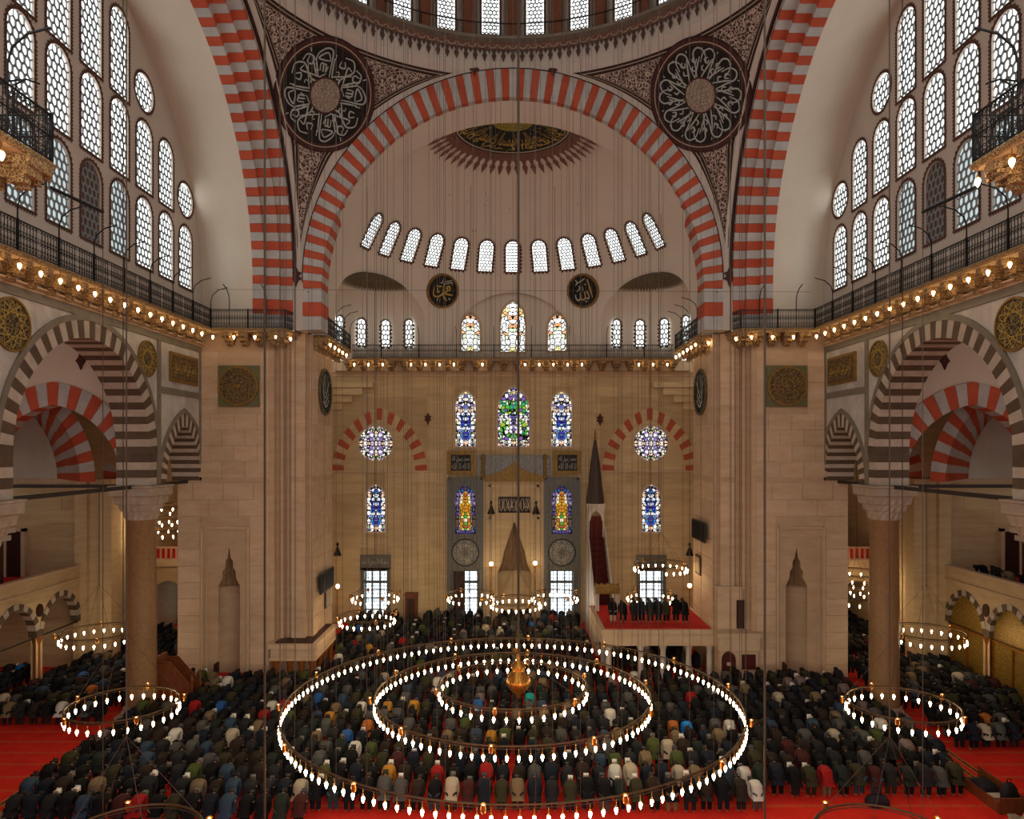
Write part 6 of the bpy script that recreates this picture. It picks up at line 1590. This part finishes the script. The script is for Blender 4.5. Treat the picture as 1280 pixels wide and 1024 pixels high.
# individuals, told apart by row and place in the row
by_row = {}
for p in near: by_row.setdefault((p[2], p[3]), []).append(p)
ROWNAME = {}
k = 0
for key in sorted(by_row, key=lambda q: min(p[1] for p in by_row[q])):
    k += 1; ROWNAME[key] = k
protos = []
for P_ in POSES:
    protos.append((P_.body, P_.jacket, P_.trousers, P_.hair))
for me in {m for pr in protos for m in pr} | {STAND.body, STAND.jacket, STAND.trousers, STAND.hair, HALF.body, HALF.jacket, HALF.trousers, HALF.hair}:
    me.materials.clear(); me.materials.append(m_skin)
def cloth(o, m): o.material_slots[0].link = 'OBJECT'; o.material_slots[0].material = m
def person(pr, x, y, z, jk, tr, hr, label, group, rz=0.0, sc=1.0):
    q = thing('person', label, 'person', group, loc=(x, y, z)); q.rotation_euler = (0, 0, rz); q.scale = (sc, sc, sc)
    for nm, me, m in (('body', pr[0], m_skin), ('jacket', pr[1], CM[jk]), ('trousers', pr[2], CM[tr]), ('hair' if hr in (m_hair, m_hair2) else 'cap', pr[3], hr)): cloth(link(nm, me, q), m)
    return q
def pickhair():
    t = rnd.uniform(0, 100)
    for m, n, w in HAIR:
        t -= w
        if t <= 0: return m, n
    return HAIR[0][:2]
PLACE = {'nave': 'nave', 'nave corner': 'front left nave', 'right aisle': 'right aisle', 'left aisle': 'left aisle'}
for key, ps in by_row.items():
    ps.sort(key=lambda p: p[0])
    for i, p in enumerate(ps):
        jk = p[4] or pick(WT); tr = pick(TW); hm, hn = pickhair()
        person(protos[rnd.randrange(3)], p[0], p[1], 0, jk, tr, hm, 'man bowing in a %s jacket, %s from left in %s row from the rear' % (jk, nth(i + 1), nth(ROWNAME[key])), 'men bowing in the rear rows', rnd.uniform(-.10, .10), rnd.uniform(.95, 1.06))
# the rest of the crowd, one object
import numpy as np
def crowd(name, pts, label):
    srcs = []
    for P_ in LOW:
        vs, fs, mi, n = [], [], [], 0
        for j, me in enumerate((P_.jacket, P_.trousers, P_.hair)):
            vs += [v.co[:] for v in me.vertices]; fs += [tuple(n + i for i in f.vertices) for f in me.polygons]; mi += [j] * len(me.polygons); n = len(vs)
        srcs.append((np.array(vs), fs, mi))
    names = list(CL); idx = {k_: i for i, k_ in enumerate(names)}; V, Fs, MI_ = [], [], []; off = 0
    for p in pts:
        vs, fs, mi = srcs[rnd.randrange(2)]; a = rnd.uniform(-.12, .12); sc = rnd.uniform(.95, 1.06); c, s_ = math.cos(a) * sc, math.sin(a) * sc
        w = np.stack([vs[:, 0] * c - vs[:, 1] * s_ + p[0], vs[:, 0] * s_ + vs[:, 1] * c + p[1], vs[:, 2] * sc], 1); V.append(w)
        jk, tr = idx[p[4] or pick(WT)], idx[pick(TW)]; r = rnd.random(); hr = len(names) + (0 if r < .74 else 1 if r < .84 else 2)
        Fs += [tuple(off + i for i in f) for f in fs]; MI_ += [(jk, tr, hr)[j] for j in mi]; off += len(vs)
    me = bpy.data.meshes.new(name); me.from_pydata(np.concatenate(V).tolist(), [], Fs)
    for n_ in names: me.materials.append(CM[n_])
    for m in (m_hair, m_capw, m_knit): me.materials.append(m)
    me.polygons.foreach_set('material_index', MI_); me.polygons.foreach_set('use_smooth', [True] * len(Fs)); me.update()
    return link(name, me, kind='stuff', label=label, category='crowd')
crowd('crowd', far, 'packed rows of men in dark jackets bowing toward the apse')
# the men on the right platform and on the right gallery
pr_st = (STAND.body, STAND.jacket, STAND.trousers, STAND.hair); pr_hf = (HALF.body, HALF.jacket, HALF.trousers, HALF.hair)
for i, (x, pr, jk, tr) in enumerate(((766, pr_hf, 'black', 'cream'), (779, protos[1], 'black', 'black'), (793, pr_hf, 'charcoal', 'black'), (802, pr_hf, 'navy', 'black'), (813, pr_hf, 'dark green', 'navy'), (823, pr_hf, 'charcoal', 'charcoal'), (833, pr_hf, 'olive', 'black'), (845, pr_st, 'black', 'black'), (856, pr_hf, 'black', 'black'))):
    D = 46.6 + .15 * (i % 2); person(pr, PX(x, D), D, 3.1, jk, tr, m_hair, 'man in a %s jacket, %s from the left on the right platform' % (jk, nth(i + 1)), 'men on the right platform', rnd.uniform(-.1, .1))
for i, (y, u, jk) in enumerate(((44.6, 29.0, 'black'), (43.4, 29.1, 'charcoal'), (42.2, 29.0, 'tan'), (41.0, 29.2, 'black'), (39.9, 29.0, 'moss green'), (39.0, 29.3, 'black'), (38.2, 29.0, 'navy'))):
    person(protos[i % 3], u, y, 5.93, jk, pick(TW), m_hair, 'man bowing in a %s jacket, %s from the pier on the right gallery' % (jk, nth(i + 1)), 'men on the right gallery', rnd.uniform(-.2, .2))
